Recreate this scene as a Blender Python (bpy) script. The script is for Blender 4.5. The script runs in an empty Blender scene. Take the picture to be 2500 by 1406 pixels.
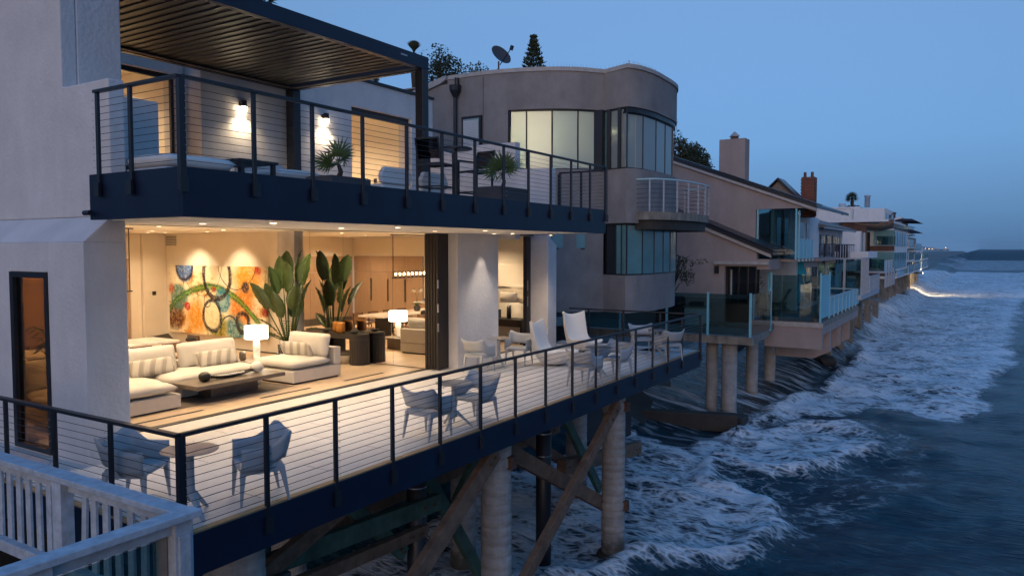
import bpy, bmesh, math, random
from mathutils import Vector, Matrix, noise
R = math.radians
random.seed(7)
S = bpy.context.scene
COL = S.collection
# ------------------------------------------------------------------ camera
cam = bpy.data.cameras.new('camera'); cam_o = bpy.data.objects.new('camera', cam); COL.objects.link(cam_o)
cam.lens = 26.44; cam.sensor_width = 36; cam.clip_start = 0.1; cam.clip_end = 30000
cam_o.location = (0, 0, 2.95); cam_o.rotation_euler = (R(90 - 2.97), 0, R(31.95))
S.camera = cam_o
# ------------------------------------------------------------------ sky, sun, exposure
SUN_EL, SUN_ROT = R(1.0), R(162)
W = bpy.data.worlds.new('World'); S.world = W; W.use_nodes = True
wn, wl = W.node_tree.nodes, W.node_tree.links
bg = wn['Background']; bg.inputs[1].default_value = 0.15
sky = wn.new('ShaderNodeTexSky'); sky.sky_type = 'NISHITA'; sky.sun_disc = False
sky.sun_elevation = SUN_EL; sky.sun_rotation = SUN_ROT; sky.ozone_density = 3.0
tc = wn.new('ShaderNodeTexCoord'); sp = wn.new('ShaderNodeSeparateXYZ'); cb = wn.new('ShaderNodeCombineXYZ')
mx = wn.new('ShaderNodeMath'); mx.operation = 'MAXIMUM'; mx.inputs[1].default_value = 0
ma = wn.new('ShaderNodeMath'); ma.operation = 'MULTIPLY_ADD'; ma.inputs[1].default_value = 0.85; ma.inputs[2].default_value = 0.17
wl.new(tc.outputs['Generated'], sp.inputs[0]); wl.new(sp.outputs[2], mx.inputs[0]); wl.new(mx.outputs[0], ma.inputs[0])
wl.new(sp.outputs[0], cb.inputs[0]); wl.new(sp.outputs[1], cb.inputs[1]); wl.new(ma.outputs[0], cb.inputs[2]); wl.new(cb.outputs[0], sky.inputs[0])
rmp = wn.new('ShaderNodeValToRGB')          # twilight: the low band of the sky is dimmer
rmp.color_ramp.elements[0].position = 0.0; rmp.color_ramp.elements[0].color = (.30, .385, .54, 1)
rmp.color_ramp.elements[1].position = 0.32; rmp.color_ramp.elements[1].color = (1.48, 1.22, 1.12, 1)
for q_, c_ in ((.6,(1.55,1.75,1.80,1)),(1.0,(1.8,2.5,2.7,1))): e_ = rmp.color_ramp.elements.new(q_); e_.color = c_
e_ = rmp.color_ramp.elements.new(.13); e_.color = (.92, .92, .97, 1)
mu = wn.new('ShaderNodeMix'); mu.data_type = 'RGBA'; mu.blend_type = 'MULTIPLY'; mu.inputs[0].default_value = 1
wl.new(mx.outputs[0], rmp.inputs[0]); wl.new(sky.outputs[0], mu.inputs[6]); wl.new(rmp.outputs[0], mu.inputs[7]); wl.new(mu.outputs[2], bg.inputs[0])
sun = bpy.data.lights.new('sun', 'SUN'); sun_o = bpy.data.objects.new('sun', sun); COL.objects.link(sun_o)
sun.energy = 0.155; sun.angle = R(35); sun.color = (1, .70, .42); sun_o.rotation_euler = (R(84), 0, R(18)); sun_o.location = (15, -47, 30)
S.view_settings.view_transform = 'Standard'; S.view_settings.look = 'None'; S.view_settings.gamma = 1
S.view_settings.use_curve_mapping = False; S.view_settings.exposure = 2.25
S.render.engine = 'CYCLES'; S.cycles.use_denoising = True; S.cycles.max_bounces = 8; S.cycles.transparent_max_bounces = 24
S.cycles.caustics_reflective = False; S.cycles.caustics_refractive = False; S.cycles.sample_clamp_indirect = 4
try: S.cycles.denoiser = 'OPENIMAGEDENOISE'
except Exception: pass

# ------------------------------------------------------------------ helpers
def children_of(o): return [c for c in bpy.data.objects if c.parent == o]
class MB:
    def __init__(s): s.v = []; s.f = []; s.m = []; s.cur = 0
    def add(s, vs, fs):
        n = len(s.v); s.v += [tuple(v) for v in vs]; s.f += [tuple(i + n for i in f) for f in fs]; s.m += [s.cur] * len(fs); return s
    def box(s, a, b):
        x0, y0, z0 = (min(a[i], b[i]) for i in range(3)); x1, y1, z1 = (max(a[i], b[i]) for i in range(3))
        return s.add([(x0,y0,z0),(x1,y0,z0),(x1,y1,z0),(x0,y1,z0),(x0,y0,z1),(x1,y0,z1),(x1,y1,z1),(x0,y1,z1)],
                     [(0,3,2,1),(4,5,6,7),(0,1,5,4),(1,2,6,5),(2,3,7,6),(3,0,4,7)])
    def bar(s, p, q, w, h=None, up=(0,0,1)):     # rectangular bar from p to q
        h = h or w; p, q = Vector(p), Vector(q); d = (q - p).normalized(); u = Vector(up)
        if abs(d.dot(u)) > .98: u = Vector((1, 0, 0))
        a = d.cross(u).normalized(); u = a.cross(d).normalized(); vs = []
        for e in (p, q):
            for i, j in ((-1,-1),(1,-1),(1,1),(-1,1)): vs.append(e + a*i*w/2 + u*j*h/2)
        return s.add(vs, [(0,1,2,3)[::-1],(4,5,6,7),(0,1,5,4),(1,2,6,5),(2,3,7,6),(3,0,4,7)])
    def taper(s, p, q, w0, h0, w1, h1):          # vertical-ish square leg with a size at each end
        vs = []
        for e, w, h in ((p, w0, h0), (q, w1, h1)):
            for i, j in ((-1,-1),(1,-1),(1,1),(-1,1)): vs.append((e[0] + i*w/2, e[1] + j*h/2, e[2]))
        return s.add(vs, [(0,1,2,3)[::-1],(4,5,6,7),(0,1,5,4),(1,2,6,5),(2,3,7,6),(3,0,4,7)])
    def tube(s, pts, r, n=8, cap=True):
        pts = [Vector(p) for p in pts]; rs = r if isinstance(r, (list, tuple)) else [r]*len(pts); vs = []; fs = []; a = None
        for i, p in enumerate(pts):
            d = (pts[min(i+1, len(pts)-1)] - pts[max(i-1, 0)]).normalized()
            if a is None: a = d.orthogonal().normalized()
            else: a = (a - d*a.dot(d)).normalized()
            b = d.cross(a)
            for k in range(n): t = 2*math.pi*k/n; vs.append(p + (a*math.cos(t) + b*math.sin(t))*rs[i])
        for i in range(len(pts)-1):
            for k in range(n): fs.append((i*n+k, i*n+(k+1)%n, (i+1)*n+(k+1)%n, (i+1)*n+k))
        if cap: fs += [tuple(range(n))[::-1], tuple((len(pts)-1)*n + k for k in range(n))]
        return s.add(vs, fs)
    def lathe(s, prof, c=(0,0,0), n=24, cap=True):
        vs = []; fs = []
        for r, z in prof:
            for k in range(n): t = 2*math.pi*k/n; vs.append((c[0]+r*math.cos(t), c[1]+r*math.sin(t), c[2]+z))
        for i in range(len(prof)-1):
            for k in range(n): fs.append((i*n+k, i*n+(k+1)%n, (i+1)*n+(k+1)%n, (i+1)*n+k))
        if cap: fs += [tuple(range(n))[::-1], tuple((len(prof)-1)*n + k for k in range(n))]
        return s.add(vs, fs)
    def prism(s, poly, z0, z1):                  # plan polygon (counter-clockwise) extruded upwards
        n = len(poly); vs = [(x,y,z0) for x,y in poly] + [(x,y,z1) for x,y in poly]
        return s.add(vs, [tuple(range(n))[::-1], tuple(range(n, 2*n))] + [(i,(i+1)%n,n+(i+1)%n,n+i) for i in range(n)])
    def extrude(s, poly, axis, a, b):            # polygon in the plane across axis 'x' or 'y'
        n = len(poly); f = (lambda p, t: (t, p[0], p[1])) if axis == 'x' else (lambda p, t: (p[0], t, p[1]))
        vs = [f(p, a) for p in poly] + [f(p, b) for p in poly]
        return s.add(vs, [tuple(range(n))[::-1], tuple(range(n, 2*n))] + [(i,(i+1)%n,n+(i+1)%n,n+i) for i in range(n)])
    def strip(s, path, z0, z1, th):              # wall of thickness th along a plan path; thickness to the left of travel
        n = len(path); P = [Vector((p[0], p[1])) for p in path]; off = []
        for i in range(n):
            d0 = (P[i]-P[i-1]).normalized() if i else (P[1]-P[0]).normalized(); d1 = (P[i+1]-P[i]).normalized() if i < n-1 else d0
            n0 = Vector((-d0.y, d0.x)); n1 = Vector((-d1.y, d1.x)); m = (n0+n1).normalized(); off.append(P[i] + m*th/max(.4, m.dot(n0)))
        vs = []
        for i in range(n): vs += [(P[i].x,P[i].y,z0),(off[i].x,off[i].y,z0),(off[i].x,off[i].y,z1),(P[i].x,P[i].y,z1)]
        fs = []
        for i in range(n-1):
            for k in range(4): fs.append((4*i+k, 4*i+4+k, 4*i+4+(k+1)%4, 4*i+(k+1)%4))
        fs += [(0,1,2,3), (4*n-1,4*n-2,4*n-3,4*n-4)]
        return s.add(vs, fs)
    def grid(s, rows, closed=False):
        m = len(rows[0]); vs = [p for r in rows for p in r]; fs = []
        for i in range(len(rows)-1):
            for j in range(m if closed else m-1): fs.append((i*m+j, i*m+(j+1)%m, (i+1)*m+(j+1)%m, (i+1)*m+j))
        return s.add(vs, fs)
    def build(s, name, mat, parent=None, smooth=False, bevel=0, loc=None, recalc=True, solid=0, sub=0, world=True):
        me = bpy.data.meshes.new(name); v = s.v
        if parent is not None and world: o_ = parent_loc(parent); v = [(p[0]-o_.x, p[1]-o_.y, p[2]-o_.z) for p in v]
        me.from_pydata(v, [], s.f)
        for m in (mat if isinstance(mat, (list, tuple)) else [mat]): me.materials.append(m)
        if any(s.m): me.polygons.foreach_set('material_index', s.m)
        if recalc:
            bm = bmesh.new(); bm.from_mesh(me); bmesh.ops.recalc_face_normals(bm, faces=bm.faces[:]); bm.to_mesh(me); bm.free()
        if smooth: me.polygons.foreach_set('use_smooth', [True]*len(me.polygons))
        o = bpy.data.objects.new(name, me); COL.objects.link(o)
        if loc is not None: o.location = loc
        if parent is not None: o.parent = parent
        if solid: d = o.modifiers.new('solid', 'SOLIDIFY'); d.thickness = solid; d.offset = 0
        if bevel: d = o.modifiers.new('bevel', 'BEVEL'); d.width = bevel; d.segments = 2; d.limit_method = 'ANGLE'; d.angle_limit = R(40)
        if sub: d = o.modifiers.new('sub', 'SUBSURF'); d.levels = sub; d.render_levels = sub
        return o
def parent_loc(o):
    l = Vector((0,0,0))
    while o is not None: l += Vector(o.location); o = o.parent
    return l
def tag(o, label=None, cat=None, group=None, kind=None):
    if label: o['label'] = label
    if cat: o['category'] = cat
    if group: o['group'] = group
    if kind: o['kind'] = kind
    return o
def thing(name, label, cat, loc=(0,0,0), rz=0, group=None):
    o = bpy.data.objects.new(name, None); COL.objects.link(o); o.location = loc; o.rotation_euler = (0,0,rz); o.empty_display_size = .1
    return tag(o, label, cat, group)
def copy_tree(o, loc=None, rz=None, label=None, parent=None):
    c = o.copy(); COL.objects.link(c)
    if loc is not None: c.location = loc
    if rz is not None: c.rotation_euler = (0,0,rz)
    if label: c['label'] = label
    if parent is not None: c.parent = parent
    for ch in children_of(o): copy_tree(ch, parent=c)
    return c
def B(a, b): return MB().box(a, b)
KU = 1.177                                       # the upper storey stands this much further back than the terrace edge
def kp(p): return (p[0]*KU, p[1]*KU, p[2] if p[2] < 3.95 else 2.95+(p[2]-2.95)*KU)
def K(mb): mb.v = [kp(v) for v in mb.v]; return mb
def dupe(o, loc, parent=None):                   # a piece sharing mesh data
    c = o.copy(); COL.objects.link(c); c.location = loc
    if parent is not None: c.parent = parent
    return c

# ------------------------------------------------------------------ materials
def mat(name, col, rough=.6, metal=0, spec=.5, bump=0, bscale=40, var=0, vscale=3, emit=None, estr=0, stretch=None, trans=0, rnd=0, coat=0, detail=6, streak=0):
    m = bpy.data.materials.new(name); m.use_nodes = True; N, L = m.node_tree.nodes, m.node_tree.links
    p = N['Principled BSDF']; p.inputs['Base Color'].default_value = (*col, 1); p.inputs['Roughness'].default_value = rough
    p.inputs['Metallic'].default_value = metal; p.inputs['Specular IOR Level'].default_value = spec
    if coat: p.inputs['Coat Weight'].default_value = coat
    if trans: p.inputs['Transmission Weight'].default_value = trans
    if emit: p.inputs['Emission Color'].default_value = (*emit, 1); p.inputs['Emission Strength'].default_value = estr
    if bump or var or rnd or streak:
        t = N.new('ShaderNodeTexCoord'); src = t.outputs['Object']
        if stretch:
            mp = N.new('ShaderNodeMapping'); mp.inputs['Scale'].default_value = stretch; L.new(src, mp.inputs[0]); src = mp.outputs[0]
    colsrc = None
    if var:
        n = N.new('ShaderNodeTexNoise'); n.inputs['Scale'].default_value = vscale; n.inputs['Detail'].default_value = detail; n.inputs['Roughness'].default_value = .65; L.new(src, n.inputs[0])
        r = N.new('ShaderNodeValToRGB'); r.color_ramp.elements[0].position = .3; r.color_ramp.elements[1].position = .7
        r.color_ramp.elements[0].color = (*[max(0, c*(1-var)) for c in col], 1); r.color_ramp.elements[1].color = (*[min(1, c*(1+var*.7)) for c in col], 1)
        L.new(n.outputs[0], r.inputs[0]); colsrc = r.outputs[0]
    if streak:                                       # long vertical weather stains and broad patches
        sm_ = N.new('ShaderNodeMapping'); sm_.inputs['Scale'].default_value = (.9,.9,.22); L.new(t.outputs['Object'], sm_.inputs[0])
        sn = N.new('ShaderNodeTexNoise'); sn.inputs['Scale'].default_value = 1.6; sn.inputs['Detail'].default_value = 7; sn.inputs['Roughness'].default_value = .7; L.new(sm_.outputs[0], sn.inputs[0])
        sr = N.new('ShaderNodeMapRange'); sr.inputs[1].default_value = .38; sr.inputs[2].default_value = .66; sr.inputs[3].default_value = 1-streak*.55; sr.inputs[4].default_value = 1+streak*.25; L.new(sn.outputs[0], sr.inputs[0])
        sx_ = N.new('ShaderNodeMix'); sx_.data_type = 'RGBA'; sx_.blend_type = 'MULTIPLY'; sx_.inputs[0].default_value = 1
        if colsrc: L.new(colsrc, sx_.inputs[6])
        else: sx_.inputs[6].default_value = (*col, 1)
        L.new(sr.outputs[0], sx_.inputs[7]); colsrc = sx_.outputs[2]
    if rnd:
        oi = N.new('ShaderNodeObjectInfo'); h = N.new('ShaderNodeHueSaturation'); mr = N.new('ShaderNodeMapRange')
        mr.inputs[3].default_value = 1-rnd; mr.inputs[4].default_value = 1+rnd; L.new(oi.outputs['Random'], mr.inputs[0]); L.new(mr.outputs[0], h.inputs['Value'])
        if colsrc: L.new(colsrc, h.inputs['Color'])
        else: h.inputs['Color'].default_value = (*col, 1)
        colsrc = h.outputs[0]
    if colsrc: L.new(colsrc, p.inputs['Base Color'])
    if bump:
        n2 = N.new('ShaderNodeTexNoise'); n2.inputs['Scale'].default_value = bscale; n2.inputs['Detail'].default_value = 5; L.new(src, n2.inputs[0])
        b = N.new('ShaderNodeBump'); b.inputs['Strength'].default_value = bump; b.inputs['Distance'].default_value = .02; L.new(n2.outputs[0], b.inputs['Height']); L.new(b.outputs[0], p.inputs['Normal'])
    return m
def glassy(name, tint, fac=.12, rough=.02, ior=1.5):    # thin architectural glass: tinted see-through plus fresnel mirror
    m = bpy.data.materials.new(name); m.use_nodes = True; N, L = m.node_tree.nodes, m.node_tree.links; N.remove(N['Principled BSDF'])
    t = N.new('ShaderNodeBsdfTransparent'); t.inputs[0].default_value = (*tint, 1); g = N.new('ShaderNodeBsdfGlossy'); g.inputs['Roughness'].default_value = rough
    f = N.new('ShaderNodeFresnel'); ge = N.new('ShaderNodeNewGeometry'); bf = N.new('ShaderNodeMapRange'); bf.inputs[3].default_value = ior; bf.inputs[4].default_value = 1/ior; L.new(ge.outputs['Backfacing'], bf.inputs[0]); L.new(bf.outputs[0], f.inputs[0])
    a = N.new('ShaderNodeMath'); a.operation = 'ADD'; a.use_clamp = True; a.inputs[1].default_value = fac
    x = N.new('ShaderNodeMixShader'); L.new(f.outputs[0], a.inputs[0]); L.new(a.outputs[0], x.inputs[0]); L.new(t.outputs[0], x.inputs[1]); L.new(g.outputs[0], x.inputs[2]); L.new(x.outputs[0], N['Material Output'].inputs[0])
    return m
def frosted(name, col, trans=.6, gloss=.12):            # translucent opaque glazing
    m = bpy.data.materials.new(name); m.use_nodes = True; N, L = m.node_tree.nodes, m.node_tree.links; N.remove(N['Principled BSDF'])
    d = N.new('ShaderNodeBsdfDiffuse'); d.inputs[0].default_value = (*col, 1); t = N.new('ShaderNodeBsdfTranslucent'); t.inputs[0].default_value = (*col, 1)
    g = N.new('ShaderNodeBsdfGlossy'); g.inputs['Roughness'].default_value = .12; a = N.new('ShaderNodeMixShader'); a.inputs[0].default_value = trans
    f = N.new('ShaderNodeFresnel'); ad = N.new('ShaderNodeMath'); ad.inputs[1].default_value = gloss; L.new(f.outputs[0], ad.inputs[0])
    x = N.new('ShaderNodeMixShader'); L.new(d.outputs[0], a.inputs[1]); L.new(t.outputs[0], a.inputs[2]); L.new(ad.outputs[0], x.inputs[0]); L.new(a.outputs[0], x.inputs[1]); L.new(g.outputs[0], x.inputs[2]); L.new(x.outputs[0], N['Material Output'].inputs[0])
    return m
M = {}
M['stucco'] = mat('stucco', (.60,.57,.56), .9, bump=.55, bscale=16, var=.10, vscale=1.1, streak=.13)
M['stucco_in'] = mat('plaster', (.78,.70,.58), .85, bump=.08, bscale=60, var=.03)
M['ceiling'] = mat('ceiling_paint', (.80,.74,.64), .9)
M['black'] = mat('black_metal', (.016,.016,.02), .42, bump=.05, bscale=120, var=.2, vscale=8)
M['navy'] = mat('navy_fascia', (.007,.014,.036), .42, spec=.4, bump=.05, bscale=14, var=.22, vscale=2, streak=.3)
M['cable'] = mat('steel_cable', (.05,.05,.055), .4, metal=.6)
M['steel'] = mat('steel', (.5,.5,.5), .3, metal=1)
M['tile'] = mat('porcelain_tile', (.56,.53,.50), .55, var=.07, vscale=5, rnd=.05, bump=.03, bscale=80)
M['grout'] = mat('grout', (.33,.31,.29), .9)
M['oak'] = mat('oak_plank', (.60,.45,.31), .42, var=.22, vscale=4, stretch=(9,.6,9), rnd=.10, bump=.04, bscale=30)
M['dark_floor'] = mat('floor_bed', (.10,.075,.05), .8)
M['trim_wood'] = mat('edge_timber', (.36,.22,.10), .6, var=.3, vscale=6, stretch=(8,.7,8))
M['cabinet'] = mat('cabinet_veneer', (.40,.27,.18), .5, var=.15, vscale=5, stretch=(6,6,.4), rnd=.04)
M['mirror'] = mat('mirror', (.90,.87,.82), .015, metal=1)
M['linen'] = mat('linen', (.62,.58,.53), .95, bump=.25, bscale=220, var=.05, vscale=6)
M['stripe'] = mat('woven', (.60,.55,.47), .95, bump=.6, bscale=120, var=.25, vscale=30, stretch=(.4,3,.4))
M['louvre'] = mat('louvre_metal', (.011,.009,.008), .5)
M['dark_wood'] = mat('dark_wood', (.022,.017,.014), .5, bump=.1, bscale=40, var=.3, vscale=6, stretch=(1,1,.2))
M['stone_brown'] = mat('brown_stone', (.15,.12,.095), .45, var=.35, vscale=5, bump=.06)
M['leather'] = mat('tan_leather', (.19,.10,.06), .55, bump=.1, bscale=60, var=.1)
M['rug'] = mat('rug', (.21,.17,.135), 1, bump=.4, bscale=150, var=.12, vscale=20)
M['marble'] = mat('marble', (.74,.70,.65), .25, var=.22, vscale=4, detail=10)
M['white_plastic'] = mat('white_plastic', (.38,.385,.39), .42, bump=.03, bscale=150, var=.03)
M['cream_shell'] = mat('cream_shell', (.62,.60,.57), .35)
M['clear_top'] = frosted('frosted_top', (.66,.62,.56), .55, .03)
M['ceramic_dark'] = mat('dark_ceramic', (.02,.018,.016), .35)
M['ceramic_white'] = mat('white_ceramic', (.75,.72,.66), .4, var=.05)
M['amber'] = mat('amber_glass', (.42,.16,.02), .15, var=.5, vscale=9, stretch=(1,1,.5), emit=(.6,.22,.02), estr=.0)
M['basket'] = mat('basket', (.55,.47,.36), .95, bump=.6, bscale=90, var=.12, vscale=12, stretch=(1,1,6))
M['basket_rim'] = mat('basket_rim', (.12,.095,.075), .95, bump=.6, bscale=90)
M['leaf'] = mat('leaf_broad', (.055,.095,.022), .38, var=.35, vscale=5, rnd=.25, bump=.1, bscale=30)
M['leaf_palm'] = mat('leaf_palm', (.085,.13,.03), .5, var=.3, vscale=6)
M['foliage'] = mat('foliage', (.030,.042,.018), .8, var=.6, vscale=.8)
M['foliage_olive'] = mat('foliage_olive', (.048,.055,.020), .8, var=.6, vscale=.8)
M['bark'] = mat('bark', (.055,.042,.032), .9, bump=.5, bscale=20, var=.3)
M['concrete'] = mat('concrete_pile', (.36,.34,.32), .85, var=.28, vscale=2.4, bump=.3, bscale=25, stretch=(1,1,2), streak=.4)
M['pile'] = mat('pile_concrete', (.36,.34,.32), .85, var=.30, vscale=2.4, bump=.35, bscale=25, stretch=(1,1,2), streak=.5)
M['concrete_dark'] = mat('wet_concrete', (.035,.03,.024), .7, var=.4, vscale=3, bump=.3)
M['timber'] = mat('old_timber', (.17,.10,.062), .85, var=.45, vscale=3, stretch=(1.5,1.5,1.5), bump=.4, bscale=18)
M['timber_green'] = mat('copper_stained_timber', (.05,.10,.075), .85, var=.5, vscale=2.5, bump=.4, bscale=18)
M['rust'] = mat('rusty_steel', (.10,.05,.03), .7, var=.4, vscale=20)
M['white_paint'] = mat('white_paint', (.40,.425,.46), .6, var=.28, vscale=11, bump=.3, bscale=30, rnd=.07, detail=10)
M['worn_wood'] = mat('worn_wood', (.28,.20,.14), .8, var=.3, vscale=8)
M['sand'] = mat('wet_sand', (.045,.038,.032), .55, var=.4, vscale=1.5, bump=.3, bscale=3)
M['beige'] = mat('beige_stucco', (.275,.245,.23), .92, bump=.3, bscale=50, var=.16, vscale=1.3, streak=.25)
M['beige_cap'] = mat('parapet_cap', (.42,.38,.35), .7, var=.2, vscale=4)
M['taupe'] = mat('taupe_stucco', (.36,.29,.265), .92, bump=.25, bscale=40, var=.09, vscale=1.2, streak=.18)
M['frost'] = frosted('frosted_glass', (.60,.68,.65), .60, .05)
M['teal_glass'] = mat('teal_glass', (.13,.27,.275), .12, spec=.8, var=.12, vscale=1.5)
M['dark_glass'] = mat('dark_glass', (.012,.016,.02), .06, spec=.9)
M['lit_room'] = mat('lit_room', (.7,.6,.45), .9)
M['green_glass'] = glassy('green_rail_glass', (.50,.66,.66), .10)
M['cyan_post'] = mat('cyan_frosted_post', (.22,.55,.64), .3, var=.2, vscale=40)
M['cyan_paint'] = mat('pale_cyan_metal', (.42,.60,.62), .45)
M['canvas_cyan'] = mat('turquoise_canvas', (.02,.36,.44), .85, bump=.2, bscale=30, var=.1)
M['roof_dark'] = mat('solar_roof', (.02,.022,.028), .35, var=.2, vscale=10)
M['roof_tile'] = mat('roof_tile', (.22,.18,.15), .85, var=.3, vscale=12)
M['brick'] = mat('brick', (.21,.075,.05), .85, rnd=.25, var=.2, vscale=8)
M['mortar'] = mat('mortar', (.13,.09,.075), .9)
M['white_wall'] = mat('white_wall', (.74,.72,.71), .85, var=.08, vscale=1, streak=.15)
M['brown_siding'] = mat('brown_siding', (.10,.05,.035), .8, rnd=.2, var=.25, vscale=3, stretch=(4,4,.5))
M['tan_canvas'] = mat('tan_canvas', (.25,.18,.14), .9, var=.15, vscale=2)
M['navy_awning'] = mat('navy_awning', (.01,.015,.035), .8)
M['plank_grey'] = mat('grey_decking', (.16,.14,.125), .85, var=.3, vscale=3, rnd=.12)
M['old_slab'] = mat('weathered_slab', (.25,.22,.18), .9, var=.55, vscale=3.5, stretch=(1,1,.3), bump=.4)
M['pane'] = glassy('window_glass', (.80,.80,.78), .03)
M['tinted_pane'] = glassy('tinted_pane', (.52,.42,.30), .02)
M['mesh_fabric'] = glassy('sling_mesh', (.25,.23,.23), 0, .5, 1.05)
M['shade'] = mat('lamp_shade', (.85,.80,.70), .9, emit=(1,.86,.66), estr=1.6)
M['shade_off'] = mat('linen_shade', (.70,.62,.52), .9)
M['bulb'] = mat('bulb_glow', (1,.9,.7), .5, emit=(1,.70,.36), estr=9)
M['sconce_glow'] = mat('sconce_glow', (1,.9,.7), .5, emit=(1,.80,.52), estr=7)
M['lens'] = mat('downlight_lens', (1,.9,.7), .5, emit=(1,.78,.5), estr=2.2)
M['skin'] = mat('skin', (.42,.24,.17), .55)
M['cap'] = mat('cap_cloth', (.03,.022,.02), .9, bump=.2, bscale=100)
M['shirt'] = mat('dark_shirt', (.04,.04,.045), .9, bump=.2, bscale=60)
M['vent_dark'] = mat('vent_hole', (.02,.018,.015), .9)
M['petal'] = mat('orchid_petal', (.72,.66,.58), .7)
M['planter'] = mat('grey_planter', (.055,.052,.055), .7, var=.15, vscale=5)
M['hill'] = mat('far_hill', (.06,.065,.07), 1, var=.4, vscale=.004)

def add_stripes(m):                              # STRIPES woven bands across the cushion
    N, L = m.node_tree.nodes, m.node_tree.links; p = N['Principled BSDF']; t = N.new('ShaderNodeTexCoord'); sx = N.new('ShaderNodeSeparateXYZ'); L.new(t.outputs['Object'], sx.inputs[0])
    a = N.new('ShaderNodeMath'); L.new(sx.outputs[0], a.inputs[0]); L.new(sx.outputs[1], a.inputs[1]); w = N.new('ShaderNodeMath'); w.operation = 'MULTIPLY'; w.inputs[1].default_value = 26; L.new(a.outputs[0], w.inputs[0]); s_ = N.new('ShaderNodeMath'); s_.operation = 'SINE'; L.new(w.outputs[0], s_.inputs[0])
    w2 = N.new('ShaderNodeMath'); w2.operation = 'MULTIPLY'; w2.inputs[1].default_value = 190; L.new(a.outputs[0], w2.inputs[0]); s2 = N.new('ShaderNodeMath'); s2.operation = 'SINE'; L.new(w2.outputs[0], s2.inputs[0]); mm = N.new('ShaderNodeMath'); mm.operation = 'MULTIPLY_ADD'; mm.inputs[1].default_value = .35; L.new(s2.outputs[0], mm.inputs[0]); L.new(s_.outputs[0], mm.inputs[2])
    r = N.new('ShaderNodeMapRange'); r.inputs[1].default_value = -.1; r.inputs[2].default_value = .5; L.new(mm.outputs[0], r.inputs[0]); x = N.new('ShaderNodeMix'); x.data_type = 'RGBA'; x.inputs[6].default_value = (.60,.56,.50,1); x.inputs[7].default_value = (.38,.34,.29,1); L.new(r.outputs[0], x.inputs[0]); L.new(x.outputs[2], p.inputs['Base Color'])
add_stripes(M['stripe'])

def add_tide(m, z0, z1):                         # dark algae band below the high-water mark
    N, L = m.node_tree.nodes, m.node_tree.links; p = N['Principled BSDF']; src = p.inputs['Base Color'].links[0].from_socket; t = N.new('ShaderNodeTexCoord'); sx = N.new('ShaderNodeSeparateXYZ'); L.new(t.outputs['Object'], sx.inputs[0])
    n = N.new('ShaderNodeTexNoise'); n.inputs['Scale'].default_value = 3.5; n.inputs['Detail'].default_value = 6; L.new(t.outputs['Object'], n.inputs[0]); a = N.new('ShaderNodeMath'); a.operation = 'MULTIPLY_ADD'; a.inputs[1].default_value = 1.3; L.new(n.outputs[0], a.inputs[0]); L.new(sx.outputs[2], a.inputs[2])
    r = N.new('ShaderNodeMapRange'); r.interpolation_type = 'SMOOTHSTEP'; r.inputs[1].default_value = z0+.65; r.inputs[2].default_value = z1+.65; r.inputs[3].default_value = .92; r.inputs[4].default_value = 0; L.new(a.outputs[0], r.inputs[0])
    x = N.new('ShaderNodeMix'); x.data_type = 'RGBA'; L.new(r.outputs[0], x.inputs[0]); L.new(src, x.inputs[6]); x.inputs[7].default_value = (.035,.034,.024,1); L.new(x.outputs[2], p.inputs['Base Color'])
add_tide(M['pile'], 1.9, 2.6)

WARM = (1, .75, .47); WARMW = (1, .80, .58)
def spot(loc, energy, col=WARM, size=R(110), blend=.6, aim=None, r=.05, name='spot_light'):
    l = bpy.data.lights.new(name, 'SPOT'); l.energy = energy; l.color = col; l.spot_size = size; l.spot_blend = blend; l.shadow_soft_size = r
    o = bpy.data.objects.new(name, l); COL.objects.link(o); o.location = loc
    d = Vector(aim) - Vector(loc) if aim else Vector((0,0,-1)); o.rotation_euler = d.to_track_quat('-Z', 'Y').to_euler(); return o
def point(loc, energy, col=WARM, r=.06, name='point_light'):
    l = bpy.data.lights.new(name, 'POINT'); l.energy = energy; l.color = col; l.shadow_soft_size = r
    o = bpy.data.objects.new(name, l); COL.objects.link(o); o.location = loc; return o
# ================================================================== main house shell
H = thing('beach_house', 'pale stucco beach house with open glowing living room and dark steel terraces', 'house', (-16, 10, 0))
st = MB()
# end wall with the slot window: thick lower block with sloping sill-like shoulder
st.box((-18, 5.5, -.9), (-12.14, 5.66, 3.04)); st.box((-11.11, 5.5, -.9), (-10.18, 6.1, 3.04))
st.box((-12.14, 5.5, 2.62), (-11.11, 6.1, 3.04)); st.box((-12.14, 5.5, -.9), (-11.11, 6.1, .03))
st.extrude([(5.5,3.041),(6.1,3.041),(6.1,3.40),(5.9,3.40)], 'x', -18, -10.18)
w_ = st.build('end_wall', M['stucco'], H, bevel=.012)
up = MB()
up.extrude([(-30,3.401),(-10.18,3.401),(-10.18,5.28),(-11.36,5.28),(-11.36,9.5),(-30,9.5)], 'y', 5.9, 6.13)
up.box((-30, 6.131, 3.401), (-11.36, 6.81, 9.5)); up.box((-30, 6.811, 3.85), (-15.75, 8.4, 9.5))
up.box((-12.4, 6.812, 3.9), (-11.37, 7.42, 5.32))
up.build('upper_end_wall', M['stucco'], H, bevel=.02)
# slot window in the end wall
wf = MB(); X0, X1 = -12.14, -11.11
wf.box((X0,5.47,.03),(X0+.10,5.58,2.62)).box((X1-.055,5.47,.03),(X1,5.58,2.62)).box((X0+.1,5.47,2.54),(X1-.055,5.58,2.62)).box((X0+.1,5.47,.03),(X1-.055,5.58,.10))
wo = wf.build('window', M['black'], H); B((X0+.1,5.52,.10),(X1-.055,5.53,2.54)).build('pane', M['tinted_pane'], wo)
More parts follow.
